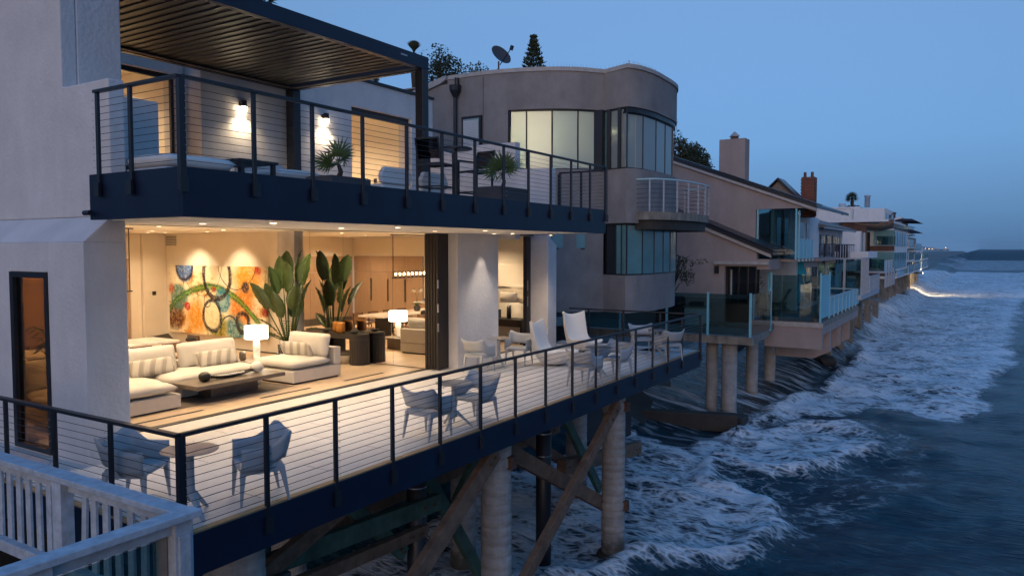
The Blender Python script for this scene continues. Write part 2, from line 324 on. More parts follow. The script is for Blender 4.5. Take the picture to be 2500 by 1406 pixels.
# columns between the openings
B((-11.75,14.88,-.3),(-10.85,16.72,3.36)).build('column', M['stucco'], H, bevel=.012)
c2 = MB(); c2.box((-11.7,19.4,-.3),(-10.85,19.93,3.05)); c2.extrude([(19.4,3.051),(19.93,3.051),(19.58,3.27),(19.58,3.36),(19.4,3.36)], 'x', -11.7, -10.85)
c2.build('column', M['stucco'], H, bevel=.012)
# slab between the storeys, ceilings
B((-22.3,5.92,3.46),(-11.5,20.6,3.84)).build('upper_floor', M['ceiling'], H)
cl = B((-22.2,6.1,3.43),(-11.55,20.5,3.458)).build('ceiling', M['ceiling'], H)
so = MB().box((-9.97,5.58,3.335),(-8.06,17.1,3.36)).box((-11.33,6.14,3.335),(-9.971,17.1,3.36)).build('soffit', M['ceiling'], H)
B((-11.55,6.1,3.33),(-11.332,20.4,3.458)).build('door_track', M['black'], H)
# inner walls
iw = MB(); iw.box((-22.4,14.5,0),(-16.63,14.75,3.43)); iw.build('painting_wall', M['stucco_in'], H)
B((-16.63,14.33,0),(-15.96,14.75,3.43)).build('pier', M['stucco'], H)
B((-15.96,14.53,0),(-11.76,14.75,3.43)).build('partition', M['dark_floor'], H)
for i, (a, b) in enumerate([(-15.95,-15.53),(-15.524,-14.29),(-14.284,-12.59),(-12.584,-11.36)]):
    B((a,14.49,.015),(b,14.525,3.425)).build('mirror_panel', M['mirror'], H)
B((-22.4,5.7,0),(-22.2,14.5,3.43)).build('back_wall', M['stucco_in'], H)
B((-22.2,13.72,0),(-22.02,14.5,3.43)).build('wall_return', M['stucco_in'], H)
B((-22.3,5.7,2.66),(-13.6,5.9,3.43)).build('kitchen_bulkhead', M['stucco_in'], H)
B((-16.9,5.7,0),(-13.6,5.9,1.02)).build('kitchen_wall', M['stucco_in'], H)
# wood panel cabinets on back and near walls
for y in [6.0+i*1.05 for i in range(7)]:
    for z0, z1 in ((.05,2.02),(2.03,2.65)):
        B((-22.19,y,z0),(-22.14,y+1.043,z1)).build('cabinet_panel', M['cabinet'], H)
B((-22.199,13.36,0),(-22.12,13.70,3.42)).build('wall_strip', M['stucco_in'], H)
for i in range(4):
    x = -22.1 + i*.9
    for z0, z1 in ((.05,2.02),(2.03,2.65)):
        p = B((x,5.88,z0),(x+.893,5.93,z1)).build('cabinet_panel', M['cabinet'], H)
    if i: MB().bar((x+.05,5.97,.85),(x+.05,5.97,1.75),.035).build('handle', M['black'], H)
# kitchen counter, window and worktop at the near wall
B((-18.45,5.72,1.02),(-17.9,5.9,2.66)).build('kitchen_wall', M['stucco_in'], H)
kf = MB(); kf.box((-17.9,5.82,1.1),(-17.84,5.9,2.65)).box((-16.7,5.82,1.1),(-16.64,5.9,2.65)).box((-17.84,5.82,1.1),(-16.7,5.9,1.16)).box((-17.84,5.82,2.59),(-16.7,5.9,2.65))
kw = kf.build('window', M['black'], H); B((-17.84,5.85,1.16),(-16.7,5.86,2.59)).build('pane', M['dark_glass'], kw)
kc = MB(); kc.box((-18.4,5.91,.05),(-15.2,6.5,.88)); kc.build('kitchen_counter', M['cabinet'], H); B((-18.45,5.905,.882),(-15.15,6.55,.93)).build('worktop', M['marble'], H)
# oak plank floor running along the coast direction
B((-22.2,5.9,-.3),(-11.45,20.5,-.03)).build('floor_slab', M['dark_floor'], H)
pl0 = {}
rnd = random.Random(3)
xs = -11.62
while xs > -18.6:
    y = 5.95 - rnd.random()*1.6
    while y < 14.32:
        L_ = rnd.choice((1.9, 2.3, 2.7)); y1 = min(y+L_, 14.32); y0 = max(y, 5.95)
        if y1 - y0 > .15: B((xs-.196,y0+.002,-.029),(xs,y1-.002,0)).build('floor_plank', M['oak'], H)
        y += L_
    xs -= .2
B((-22.15,5.95,-.029),(xs,14.32,-.001)).build('floor_field', M['oak'], H)
B((-15.95,14.33,-.029),(-11.62,14.48,0)).build('floor_plank', M['oak'], H)
B((-17,14.76,-.029),(-11.62,20.4,0)).build('floor_field', M['oak'], H)
B((-11.615,6.12,-.029),(-11.46,20.3,.006)).build('threshold', M['black'], H)
for (y0, y1) in ((7.0,8.6),(9.9,11.2),(12.2,13.5)):         # slot air grilles in the floor
    g = MB(); n = int((y1-y0)/.03)
    for k in range(n): g.box((-12.08,y0+k*.03,.0015),(-12.0,y0+k*.03+.012,.004))
    B((-12.09,y0-.01,.0005),(-11.99,y1+.01,.0012)).build('floor_grille', M['stone_brown'], H); tag(g.build('grille_bars', M['vent_dark'], H), kind='stuff')
# folding door stack
for i in range(5):
    x = -11.52 + i*.085
    d = B((x,14.44,.02),(x+.062,14.87,3.32)).build('door_panel', M['dark_wood'], H, bevel=.006)
for z in (.95,1.42,2.0):
    B((-11.112,14.41,z),(-11.085,14.439,z+.2)).build('handle', M['steel'], H)
B((-11.52,19.1,.02),(-11.40,19.33,3.32)).build('door_frame', M['black'], H)
B((-11.40,19.14,1.25),(-11.385,19.16,1.55)).build('handle', M['steel'], H); B((-11.40,19.14,1.72),(-11.385,19.16,2.02)).build('handle', M['steel'], H)
# second room: end wall, raised recess panel, back wall
B((-17.2,20.42,0),(-11.52,20.62,3.43)).build('study_wall', M['stucco_in'], H)
B((-14.8,20.36,1.75),(-11.95,20.419,2.45)).build('wall_panel', M['stucco_in'], H)
B((-17.2,14.76,0),(-17,20.42,3.43)).build('study_back_wall', M['stucco_in'], H)
# perforated vents, switch plates
def vent(x0, x1, z0, z1, y, nx, nz, name='wall_vent'):
    v = B((x0,y-.012,z0),(x1,y-.001,z1)).build(name, M['ceramic_white'], H); h = MB(); r = (x1-x0)/nx*.36
    for i in range(nx):
        for j in range(nz):
            cx = x0+(i+.5+(.5 if j%2 else 0))*(x1-x0)/(nx+.5); cz = z0+(j+.5)*(z1-z0)/nz
            h.add([(cx+r*math.cos(k*math.pi/3), y-.0135, cz+r*math.sin(k*math.pi/3)) for k in range(6)], [(5,4,3,2,1,0)])
    tag(h.build('vent_holes', M['vent_dark'], v, recalc=False), kind='stuff')
vent(-22.95+.93,-22.34+.9,3.05,3.36,14.5,9,6)
vent(-16.5,-16.02,.42,.98,14.33,9,9)
B((-22.015,14.0,1.5),(-22.0,14.12,1.62)).build('switch_plate', M['dark_wood'], H)
B((-12.05,20.40,1.05),(-11.97,20.419,1.2)).build('switch_plate', M['dark_wood'], H)
# ---- upper storey
uw = MB(); TZ = 6.9
def wall_y(mb, x0, x1, y0, y1, z0, z1, ops):           # wall facing the sea between y0..y1 with openings (ya,yb,zb,zt)
    y = y0
    for (a, b, zb, zt) in ops:
        mb.box((x0,y,z0),(x1,a,z1)); mb.box((x0,a,zt),(x1,b,z1))
        if zb > z0: mb.box((x0,a,z0),(x1,b,zb))
        y = b
    mb.box((x0,y,z0),(x1,y1,z1))
wall_y(uw, -13.3, -12.9, 6.82, 8.95, 3.85, 6.42, [(6.95,8.78,3.85,6.2)])
wall_y(uw, -12.8, -12.4, 8.952, 15.6, 3.85, 6.86, [(12.9,15.05,3.85,6.24)])
uw.box((-12.9,8.952,3.85),(-12.801,9.3,6.86))
K(uw).build('terrace_wall', M['stucco'], H, bevel=.01)
K(B((-13.3,15.601,3.85),(-12.39,15.9,6.86))).build('terrace_wall', M['stucco'], H)
K(B((-20,8.9,6.862),(-12.36,15.95,6.93))).build('roof_edge', M['black'], H)
K(B((-18,6.82,6.422),(-12.86,8.94,6.47))).build('roof_edge', M['black'], H)
for (y0, y1, x, t) in ((6.95,8.78,-12.98,6.2),(12.9,15.05,-12.5,6.24)):
    f = MB(); f.box((x-.06,y0,3.9),(x,y0+.05,t)).box((x-.06,y1-.06,3.9),(x,y1,t)).box((x-.06,y0+.05,t-.09),(x,y1-.06,t)); K(f).build('door_frame', M['black'], H)
# bedrooms seen through the openings
rm = MB(); rm.box((-17.2,6.82,3.85),(-17,15.9,6.6)).box((-17,6.9,6.42),(-13.31,8.9,6.44)).box((-17,8.95,6.6),(-12.81,15.9,6.62)).box((-17,8.82,3.85),(-13.31,8.9,6.42)).box((-17,15.62,3.85),(-13.31,15.75,6.6)).box((-17,11.2,3.85),(-12.81,11.3,6.6))
K(rm).build('bedroom_wall', M['stucco_in'], H)
B((-20,8.1,3.843),(-14.7,18.7,3.9)).build('bedroom_floor', M['oak'], H)
# privacy wall at the far end of the terrace
pv = MB(); pv.box((-13.5,17.0,3.2),(-10.5,17.25,5.76)).box((-10.499,17.0,3.4),(-9.42,17.25,5.03)); pv.build('privacy_wall', M['stucco'], H, bevel=.012)
# wall lamps
for (y, z) in ((9.84,5.72),(12.02,5.80)):
    s_ = MB(); s_.lathe([(.06,0),(.06,.12)], (-12.31,y,z), 16); s_.box((-12.4,y-.05,z+.02),(-12.33,y+.05,z+.1)); f = K(s_).build('wall_lamp', M['black'], H)
    K(MB().lathe([(.045,-.10),(.055,-.06),(.055,-.002)], (-12.31,y,z), 16)).build('lamp_glow', M['sconce_glow'], f, smooth=True)
    spot(kp((-12.27,y,z-.12)), 19, (1,.78,.5), R(140), .9, r=.04)
K(B((-14.2,15.60,4.75),(-14.1,15.618,4.87))).build('switch_plate', M['dark_wood'], H)
# recessed downlights
def downlight(x, y, z, e, col=WARM, size=R(100), aim=None, lens=True, par=H):
    f = MB().lathe([(.065,-.006),(.065,.0)], (x,y,z), 16).build('downlight', M['ceiling'], par)
    MB().lathe([(.045,-.0085),(.045,-.0065)], (x,y,z), 14).build('lens', M['lens'], f)
    spot((x,y,z-.03), e, col, size, .7, aim, .045)
for (x, y, e) in ((-12.6,7.6,30),(-12.6,10.0,34),(-12.7,12.6,34),(-14.6,7.6,30),(-14.8,9.6,26),(-16.6,6.9,28),(-18.6,9.0,30),(-18.8,12.0,30),(-20.8,7.6,34),(-20.8,10.5,34),(-20.6,13.0,22),(-16.4,12.4,18),(-14.2,13.6,24)):
    downlight(x, y, 3.43, e*1.55, size=R(150))
for x in (-20.3,-18.35): downlight(x, 13.35, 3.43, 38, (1,.80,.52), R(76), (x,14.5,1.7))
for (x, y) in ((-13.2,17.0),(-13.2,19.2)): downlight(x, y, 3.43, 48, size=R(140))
for (x, y, e) in ((-10.0,7.2,34),(-10.0,10.1,60),(-10.0,12.9,40),(-9.9,15.9,34),(-10.2,18.4,34),(-8.9,7.6,20),(-8.9,13.2,22),(-8.9,10.4,30)):
    if y < 17: downlight(x, y, 3.335, e*.70, (1,.86,.72))
    else: downlight(x, y, 3.43 if x < -11.4 else 3.335, e, (1,.80,.58))
downlight(-10.45, 15.9, 3.335, 12, (1,.86,.7), R(50), (-10.8,15.9,1.6))
for (x, y, z, e) in ((-17.2,9.3,7.02,80),(-17.2,16.4,7.23,90)): downlight(x, y, z, e, (1,.72,.42), R(140))
# ================================================================== lower deck
D = thing('lower_deck', 'pale tiled lower deck with dark blue fascia standing on concrete piles', 'deck', (-9, 13, 0))
B((-11.44,4.68,-.33),(-6.98,21.5,-.022)).build('deck_bed', M['grout'], D)
for y0, y1 in ((4.6,8.98),(8.985,13.35),(13.355,17.7),(17.705,21.52)): B((-6.98,y0,-.49),(-6.90,y1,-.024)).build('fascia', M['navy'], D, bevel=.006)
B((-14.5,4.6,-.49),(-6.982,4.68,-.024)).build('fascia', M['navy'], D, bevel=.006)
B((-11.2,21.44,-.49),(-6.982,21.52,-.024)).build('fascia', M['navy'], D, bevel=.006)
B((-6.985,4.59,-.022),(-6.895,21.53,-.002)).build('edge_trim', M['trim_wood'], D); B((-14.5,4.59,-.022),(-6.987,4.675,-.002)).build('edge_trim', M['trim_wood'], D)
tl = B((-.3,-.6,-.02),(.3,.6,0)).build('deck_tile', M['tile'], D, bevel=.003)
tl.location = (0,0,0); first = True
for i in range(8):
    for j in range(14):
        w0 = -11.44 + .304 + i*.606; y0 = 4.68 + .606 + j*1.212 - (.606 if i % 2 else 0)
        if w0 + .3 > -6.99: continue
        if y0 - .6 < 4.67: y0 = max(y0, 5.282) if i % 2 == 0 else y0
        if y0 - .6 < 4.5: continue
        if y0 + .6 > 21.44: continue
        if first: o = tl; first = False
        else: o = dupe(tl, (0,0,0), D)
        o.location = Vector((w0, y0, 0)) - Vector(D.location)
tl.data.transform(Matrix.Translation(Vector(D.location)))
for i in range(8):                                     # cut tiles along the edges
    w0 = -11.44 + .304 + i*.606
    if i % 2:
        if w0+.3 < -6.99: B((w0-.3,4.682,-.02),(w0+.3,5.276,0)).build('deck_tile', M['tile'], D, bevel=.003)
B((-7.194,4.682,-.021),(-6.988,21.43,-.001)).build('border_tile', M['tile'], D)
for i in range(7):
    w0 = -11.44 + .304 + i*.606; y = 20.44 + (.606 if i % 2 == 0 else 0)
    if i % 2 == 0: B((w0-.3,21.052,-.02),(w0+.3,21.43,0)).build('deck_tile', M['tile'], D)
    else: B((w0-.3,20.446,-.02),(w0+.3,21.43,0)).build('deck_tile', M['tile'], D)
B((-14.5,4.682,-.02),(-11.45,5.49,0)).build('deck_tile', M['tile'], D)
for k in range(12):                                    # joists below
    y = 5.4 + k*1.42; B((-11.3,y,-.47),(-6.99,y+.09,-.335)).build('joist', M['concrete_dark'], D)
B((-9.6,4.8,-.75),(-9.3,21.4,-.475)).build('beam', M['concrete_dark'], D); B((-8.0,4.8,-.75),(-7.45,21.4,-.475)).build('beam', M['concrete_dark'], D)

# ================================================================== cable railings
def railing(name, label, segs, zf, zt, brk, ncab=11, prow=.055):
    t = thing(name, label, 'railing', (segs[0][0][0], segs[0][0][1], zf))
    for (p, q, ps, side) in segs:                      # ps: post positions (0..1 along), side: outward unit
        p, q = Vector(p), Vector(q); d = (q-p).normalized()
        MB().bar((p.x,p.y,zt-.022),(q.x,q.y,zt-.022),.075,.04).build('top_rail', M['black'], t, bevel=.006)
        for f in ps:
            c = p + (q-p)*f
            po = MB(); w = prow if f not in (0,1) else prow*1.55
            po.bar((c.x,c.y,zf-brk),(c.x,c.y,zt-.043),w,w*.72,up=(side[0],side[1],0)).build('post', M['black'], t, bevel=.004)
            c2_ = c + Vector((side[0],side[1],0) if len(c) == 3 else side)*.035
            MB().bar((c2_.x,c2_.y,zf-brk-.02),(c2_.x,c2_.y,zf-.12),.11,.03,up=(side[0],side[1],0)).build('bracket', M['black'], t)
            if f in (0,1) or random.random() < .25:
                b = MB()
                for k in range(ncab):
                    z = zf+.075+k*(zt-zf-.13)/ncab; b.lathe([(.008,-.006),(.008,.006)], (c.x+d.x*.03+side[0]*.045, c.y+d.y*.03+side[1]*.045, z), 6)
                tag(b.build('cable_studs', M['steel'], t), kind='stuff')
        for k in range(ncab):
            z = zf+.075+k*(zt-zf-.13)/ncab
            MB().tube([(p.x,p.y,z),(q.x,q.y,z)], .0036, 6).build('cable', M['cable'], t, smooth=True)
    return t
n = 15; posts = [i/15.45 for i in range(15)] + [1]
railing('deck_railing', 'black cable railing along the seaward edge of the lower deck, turning the near corner', [((-6.91,4.66,0),(-6.91,21.48,0),posts,(1,0)), ((-6.91,4.63,0),(-14.5,4.63,0),[.16,.315,.47,.62,.78],(0,-1))], 0, 1.07, .30)
railing('end_railing', 'black cable railing closing the far end of the lower deck', [((-6.95,21.46,0),(-11.2,21.46,0),[.28,.56,.84],(0,1))], 0, 1.07, .28)
# ================================================================== upper terrace
U = thing('upper_terrace', 'upper terrace slab with smooth dark blue fascia above the living room', 'terrace', (-10, 11, 3.9))
for (y0, y1) in ((5.5,9.5),(9.504,13.4),(13.404,17.2)): B((-8.06,y0,3.33),(-8.0,y1,3.92)).build('fascia_panel', M['navy'], U)
B((-9.98,5.5,3.33),(-8.062,5.56,3.92)).build('fascia_panel', M['navy'], U); B((-10.5,17.14,3.33),(-8.062,17.2,3.92)).build('fascia_panel', M['navy'], U)
MB().box((-9.95,5.57,3.84),(-8.065,17.13,3.90)).box((-14.7,6.14,3.84),(-9.951,17.13,3.90)).build('terrace_floor', M['tile'], U); B((-9.7,17.21,3.36),(-8.0,17.26,3.6)).build('end_plate', M['navy'], U)
MB().tube([(-9.99,5.43,3.42),(-9.85,5.43,3.42)], .035, 10).build('drain_spout', M['black'], U)
up_posts = [(y-5.5)/11.75 for y in (5.5,6.54,7.54,8.55,9.58,10.53,11.53,12.52,13.47,14.42,15.38,16.36,17.25)]
railing('terrace_railing', 'black cable railing round the upper terrace above the dark blue fascia', [((-8.0,5.5,0),(-8.0,17.25,0),up_posts,(1,0)), ((-8.0,5.48,0),(-9.76,5.48,0),[.56,.97],(0,-1))], 3.92, 4.99, .28, 11)
railing('return_railing', 'short black cable railing at the far end of the upper terrace', [((-8.05,17.23,0),(-9.3,17.23,0),[.5,1],(0,1))], 3.92, 4.92, .1, 10)
# ================================================================== pergola with louvres
G = thing('pergola', 'dark louvred pergola roof over the upper terrace on black square posts', 'pergola', (-12.4, 10, 3.9))
PX0, PX1, PY0, PY1, PZ0, PZ1 = -14.56, -10.32, 6.83, 13.12, 6.83, 7.10
B((PX1-.12,PY0,PZ0),(PX1,PY1,PZ1)).build('front_beam', M['navy'], G, bevel=.006); B((PX0,PY0,PZ0),(PX0+.12,PY1,PZ1)).build('rear_beam', M['black'], G)
B((PX0+.122,PY1-.12,PZ0),(PX1-.122,PY1,PZ1)).build('end_beam', M['black'], G)
for (x0,x1,y0,y1) in ((PX1-.2,PX1-.121,PY0,PY1-.122),(PX0+.121,PX0+.2,PY0,PY1-.122),(PX0+.2,PX1-.2,PY1-.2,PY1-.121)): B((x0,y0,PZ0+.02),(x1,y1,PZ0+.045)).build('gutter_lip', M['stone_brown'], G)
y = PY0+.05
while y < PY1-.3:
    MB().extrude([(y,PZ0+.085),(y+.012,PZ0+.07),(y+.19,PZ0+.09),(y+.225,PZ0+.098),(y+.225,PZ0+.115),(y+.03,PZ0+.11)], 'x', PX0+.125, PX1-.125).build('louvre', M['louvre'], G); y += .205
B((-10.52,12.90,3.9),(-10.32,13.11,6.828)).build('post', M['black'], G, bevel=.006); B((-14.56,12.88,3.9),(-14.30,13.11,6.828)).build('post', M['black'], G, bevel=.006)
B((-10.319,12.2,6.97),(-10.315,12.4,7.0)).build('maker_plate', M['white_paint'], G)
# ================================================================== soft furniture
def cushion(c, size, puff=.35, seed=0, rot=None, nx=12, ny=12):     # pillow-like closed form with soft crowned faces
    rr = random.Random(seed); rows_t = []; rows_b = []; sx, sy, sz = size; off = Vector((rr.random()*9, rr.random()*9, 0))
    def P(u, v, s):
        e = (1-abs(u)**4)*(1-abs(v)**4); edge = 1-.05*(abs(u)**6*abs(v)**6)
        w = noise.noise(Vector((u*1.6, v*1.6, s))+off)*.10
        p = Vector((u*sx/2*edge*(1-.02*(1-abs(v)**2)), v*sy/2*edge*(1-.02*(1-abs(u)**2)), s*sz/2*((1-puff)*.7*(1 if e > 0 else .2)*min(1, e*6) + puff*e*1.35) + w*sz*e*.8))
        if rot is not None: p = rot @ p
        return p + Vector(c)
    vs = []; fs = []
    for s in (1, -1):
        n = len(vs)
        for i in range(nx+1):
            for j in range(ny+1): vs.append(P(-1+2*i/nx, -1+2*j/ny, s))
        for i in range(nx):
            for j in range(ny):
                q = (n+i*(ny+1)+j, n+(i+1)*(ny+1)+j, n+(i+1)*(ny+1)+j+1, n+i*(ny+1)+j+1); fs.append(q if s > 0 else q[::-1])
    mb = MB().add(vs, fs); return mb
def soft(name, c, size, parent, m='linen', **k):
    mb = cushion(c, size, **k); o = mb.build(name, M[m], parent, smooth=True, recalc=False)
    bm = bmesh.new(); bm.from_mesh(o.data); bmesh.ops.remove_doubles(bm, verts=bm.verts[:], dist=.0008); bm.to_mesh(o.data); bm.free()
    o.data.polygons.foreach_set('use_smooth', [True]*len(o.data.polygons)); return o
def base(name, a, b, parent, m='linen', bev=.02): return B(a, b).build(name, M[m], parent, bevel=bev)
# sofa along the coast direction, facing the sea
t = thing('sofa', 'long cream linen sofa facing the sea, chaise end beside the pale column', 'sofa', (-13.8, 9, 0))
base('sofa_base', (-14.35,6.5,.03), (-13.25,10.95,.26), t); base('plinth', (-14.3,6.55,0), (-13.3,10.9,.028), t, 'dark_wood', 0)
for (y0, y1, s) in ((6.5,8.65,1),(8.7,10.98,2)): soft('seat_cushion', (-13.75,(y0+y1)/2,.375), (1.16,y1-y0,.25), t, puff=.3, seed=s, nx=14, ny=20)
base('back_frame', (-14.45,6.5,.03), (-14.25,10.95,.62), t)
rb = Matrix.Rotation(R(-12), 3, 'Y') @ Matrix.Rotation(R(90), 3, 'Y')
for (y0, y1, s) in ((6.5,8.0,3),(8.02,9.5,4),(9.52,10.98,5)): soft('back_cushion', (-14.16,(y0+y1)/2,.70), (.58,y1-y0,.30), t, rot=rb, puff=.45, seed=s)
t2 = thing('chaise', 'square cream linen ottoman at the sofa front beside the pale column', 'ottoman', (-13, 7.3, 0))
base('ottoman_base', (-13.45,6.3,.03), (-12.5,8.47,.28), t2); base('plinth', (-13.4,6.35,0), (-12.55,8.42,.028), t2, 'dark_wood', 0)
soft('seat_cushion', (-12.98,7.36,.40), (1.0,2.22,.24), t2, puff=.35, seed=8, nx=14, ny=20)
ps = Matrix.Rotation(R(-28), 3, 'Y') @ Matrix.Rotation(R(90), 3, 'Y')
def throw_pillow(c, label, rz=0, rot=ps, fr='y'):
    p = thing('throw_pillow', label, 'pillow', c, 0, 'striped lumbar pillows')
    soft('pillow', c, (.36,.98,.17), p, 'stripe', rot=rot, puff=.6, seed=int(c[1]*10), nx=10, ny=18)
    f = MB(); ax = rot @ Vector((0,1,0))
    for e in (-1, 1):
        for k in range(14):
            q = Vector(c) + ax*e*.485 + rot @ Vector((-.17+k*.026,0,0)); f.tube([q, q+ax*e*.03+Vector((0,0,-.008)), q+ax*e*.045+Vector((.004,0,-.035))], .006, 4)
    tag(f.build('fringe', M['linen'], p), kind='stuff'); return p
throw_pillow((-13.85,8.75,.62), 'striped woven lumbar pillow at the column end of the sofa', 0)
throw_pillow((-13.83,10.25,.63), 'striped woven lumbar pillow at the middle of the sofa near the table lamp', 0)
# armless chair facing the near side
t3 = thing('slipper_chair', 'armless cream linen lounge chair between the coffee table and the dark console', 'chair', (-13.3, 11.9, 0))
base('chair_base', (-13.95,11.2,.04), (-12.55,12.62,.30), t3); base('plinth', (-13.9,11.24,0), (-12.6,12.58,.038), t3, 'dark_wood', 0)
base('back_frame', (-13.95,12.42,.301), (-12.55,12.62,.70), t3); soft('seat_cushion', (-13.25,11.77,.41), (1.44,1.22,.24), t3, puff=.35, seed=11)
rc = Matrix.Rotation(R(14), 3, 'X') @ Matrix.Rotation(R(-90), 3, 'X')
soft('back_cushion', (-13.25,12.28,.74), (1.36,.56,.30), t3, rot=Matrix.Rotation(R(-14), 3, 'X') @ Matrix.Rotation(R(90), 3, 'X'), puff=.45, seed=12)
throw_pillow((-13.3,11.98,.66), 'striped woven lumbar pillow with tassels on the armless chair', 0, Matrix.Rotation(R(90), 3, 'Z') @ Matrix.Rotation(R(-24), 3, 'Y') @ Matrix.Rotation(R(90), 3, 'Y'))
tag(B((-14.2,8.2,.0008),(-12.5,11.15,.008)).build('rug', M['rug']), 'dark brown flat rug under the coffee table', 'rug')
# coffee table and the things on it
t = thing('coffee_table', 'low brown stone coffee table with a slab top on a block base', 'coffee table', (-12.8, 9.8, .009))
B((-13.34,9.36,.009),(-12.85,10.5,.30)).build('table_base', M['stone_brown'], t, bevel=.008); B((-13.25,8.7,.302),(-12.33,10.78,.38)).build('table_top', M['stone_brown'], t, bevel=.008)
tag(MB().lathe([(.03,0),(.085,.02),(.115,.08),(.11,.14),(.06,.185),(.025,.19)], (-12.72,9.13,.381), 24).build('sphere_vase', M['ceramic_dark'], smooth=True), 'round black vase on the near end of the coffee table', 'vase')
tag(MB().lathe([(.03,0),(.10,.03),(.135,.11),(.11,.19),(.05,.225),(.03,.225)], (-12.78,10.42,.381), 24).build('sphere_vase', M['ceramic_white'], smooth=True), 'round white stone ball on the far end of the coffee table', 'ornament')
t = thing('tray', 'long dark boat-shaped tray of white beads on the coffee table', 'tray', (-12.78, 9.75, .381))
rows = []
for i in range(17):
    u = -1+2*i/16; w = .13*(1-u*u*.9)+.005; z = .381+.02+.05*u*u; rows.append([(-12.78+x*w, 9.78+u*.56, z+(.03 if abs(x) == 1 else 0) - (.018 if x == 0 else 0)) for x in (-1,-.5,0,.5,1)])
MB().grid(rows).build('tray_shell', M['dark_wood'], t, solid=.012)
for i in range(13): MB().lathe([(.008,0),(.026,.012),(.03,.028),(.02,.05),(.006,.056)], (-12.78,9.42+i*.055,.40), 10).build('bead', M['ceramic_white'], t, smooth=True)
# corner side table with lamp, vases
t = thing('side_table', 'low dark square side table in the corner behind the sofa end', 'side table', (-14.5, 11.9, 0)); B((-14.98,11.35,.30),(-14.05,12.3,.35)).build('table_top', M['stone_brown'], t, bevel=.006); B((-14.85,11.5,0),(-14.2,12.15,.299)).build('table_base', M['stone_brown'], t)
def table_lamp(loc, label, bm, sr, sh, stem, lit=True, e=20):
    t = thing('table_lamp', label, 'lamp', loc); x, y, z = loc
    MB().lathe(stem, loc, 24).build('lamp_base', M[bm], t, smooth=True); top = z+stem[-1][1]
    MB().tube([(x,y,top),(x,y,top+sh*.6)], .008, 8).build('stem', M['black'], t)
    MB().lathe([(sr,0),(sr*.98,sh)], (x,y,top+.02), 32, cap=False).build('lamp_shade', M['shade' if lit else 'shade_off'], t, smooth=True, solid=.004)
    if lit: point((x,y,top+.02+sh*.5), e, (1,.76,.5), .06); 
    return t
table_lamp((-14.62,11.92,.351), 'lit table lamp with marble column base and wide drum shade beside the sofa', 'marble', .27, .30, [(.085,0),(.085,.02),(.075,.025),(.09,.2),(.085,.36),(.06,.42),(.02,.45)], True, 12)
tag(MB().lathe([(.05,0),(.075,.02),(.075,.17),(.05,.21),(.02,.215)], (-14.6,11.5,.351), 20).build('jar', M['stone_brown'], smooth=True), 'stubby brown lidded jar left of the marble lamp', 'jar')
tag(MB().lathe([(.04,0),(.065,.02),(.065,.10),(.03,.13),(.022,.14),(.03,.19),(.03,.2)], (-14.15,12.2,.351), 20).build('bottle_vase', M['ceramic_dark'], smooth=True), 'small black bottle vase right of the marble lamp', 'vase')
# console, amber jars, bowls, baskets
t = thing('console_table', 'dark fluted console table with rounded pillar legs against the mirror', 'console', (-14.2, 14.15, 0))
def stad(cx, cy, l, w, n=10):
    return [(cx+l/2-w/2+w/2*math.cos(a), cy+w/2*math.sin(a)) for a in [R(-90+180*i/n) for i in range(n+1)]] + [(cx-l/2, cy+w/2), (cx-l/2, cy-w/2)]
MB().prism(stad(-14.25,14.19,2.1,.50,14), .66, .78).build('table_top', M['dark_wood'], t, bevel=.006)
for cx in (-13.45,): 
    lg = MB(); n = 40; lg.prism([(cx+(.25+.006*(k%2))*math.cos(2*math.pi*k/n), 14.19+(.25+.006*(k%2))*math.sin(2*math.pi*k/n)) for k in range(n)], 0, .659); lg.build('leg', M['dark_wood'], t)
B((-15.25,13.95,0),(-14.75,14.43,.659)).build('leg', M['dark_wood'], t, bevel=.02)
for (x, y, r, h, lb) in ((-14.02,14.1,.13,.27,'tall amber glass jar on the dark console, nearest the sea end'),(-14.33,14.28,.12,.26,'amber glass jar on the dark console, behind the nearer amber jar')):
    tag(MB().lathe([(r*.7,0),(r*.95,.05),(r,.13),(r*.92,.22),(r*.97,h),(r*.9,h),(r*.85,.2),(r*.6,.02)], (x,y,.781), 24).build('jar', M['amber'], smooth=True), lb, 'jar', 'amber jars on the console')
for (x, y, r, lb) in ((-13.55,14.12,.13,'dark shallow bowl on the rounded end of the console'),(-14.5,14.05,.11,'dark shallow bowl left of the amber jars on the console')):
    tag(MB().lathe([(.04,0),(r*.8,.03),(r,.06),(r*.95,.062),(r*.7,.035),(.02,.012)], (x,y,.781), 20).build('bowl', M['ceramic_dark'], smooth=True), lb, 'bowl', 'dark bowls on the console')
def basket(loc, r, h, label):
    t = thing('basket', label, 'basket', loc, 0, 'woven baskets under the console'); x, y, z = loc
    MB().lathe([(r*.9,0),(r,.04),(r*1.02,h*.7)], loc, 28).build('basket_body', M['basket'], t, smooth=True)
    MB().lathe([(r*1.02,h*.7+.001),(r,h),(r*.94,h),(r*.93,h*.6)], loc, 28, cap=False).build('rim', M['basket_rim'], t, smooth=True)
    for e in (-1,1): MB().tube([(x+e*r*.98,y-.07,z+h*.95),(x+e*r*1.02,y-.05,z+h+.06),(x+e*r*1.02,y+.05,z+h+.06),(x+e*r*.98,y+.07,z+h*.95)], .014, 8).build('handle', M['basket_rim'], t, smooth=True)
basket((-14.05,13.72,0), .27, .30, 'round two-tone woven basket in front of the console'); basket((-14.0,14.2,0), .24, .30, 'round dark-rimmed woven basket beneath the console top')
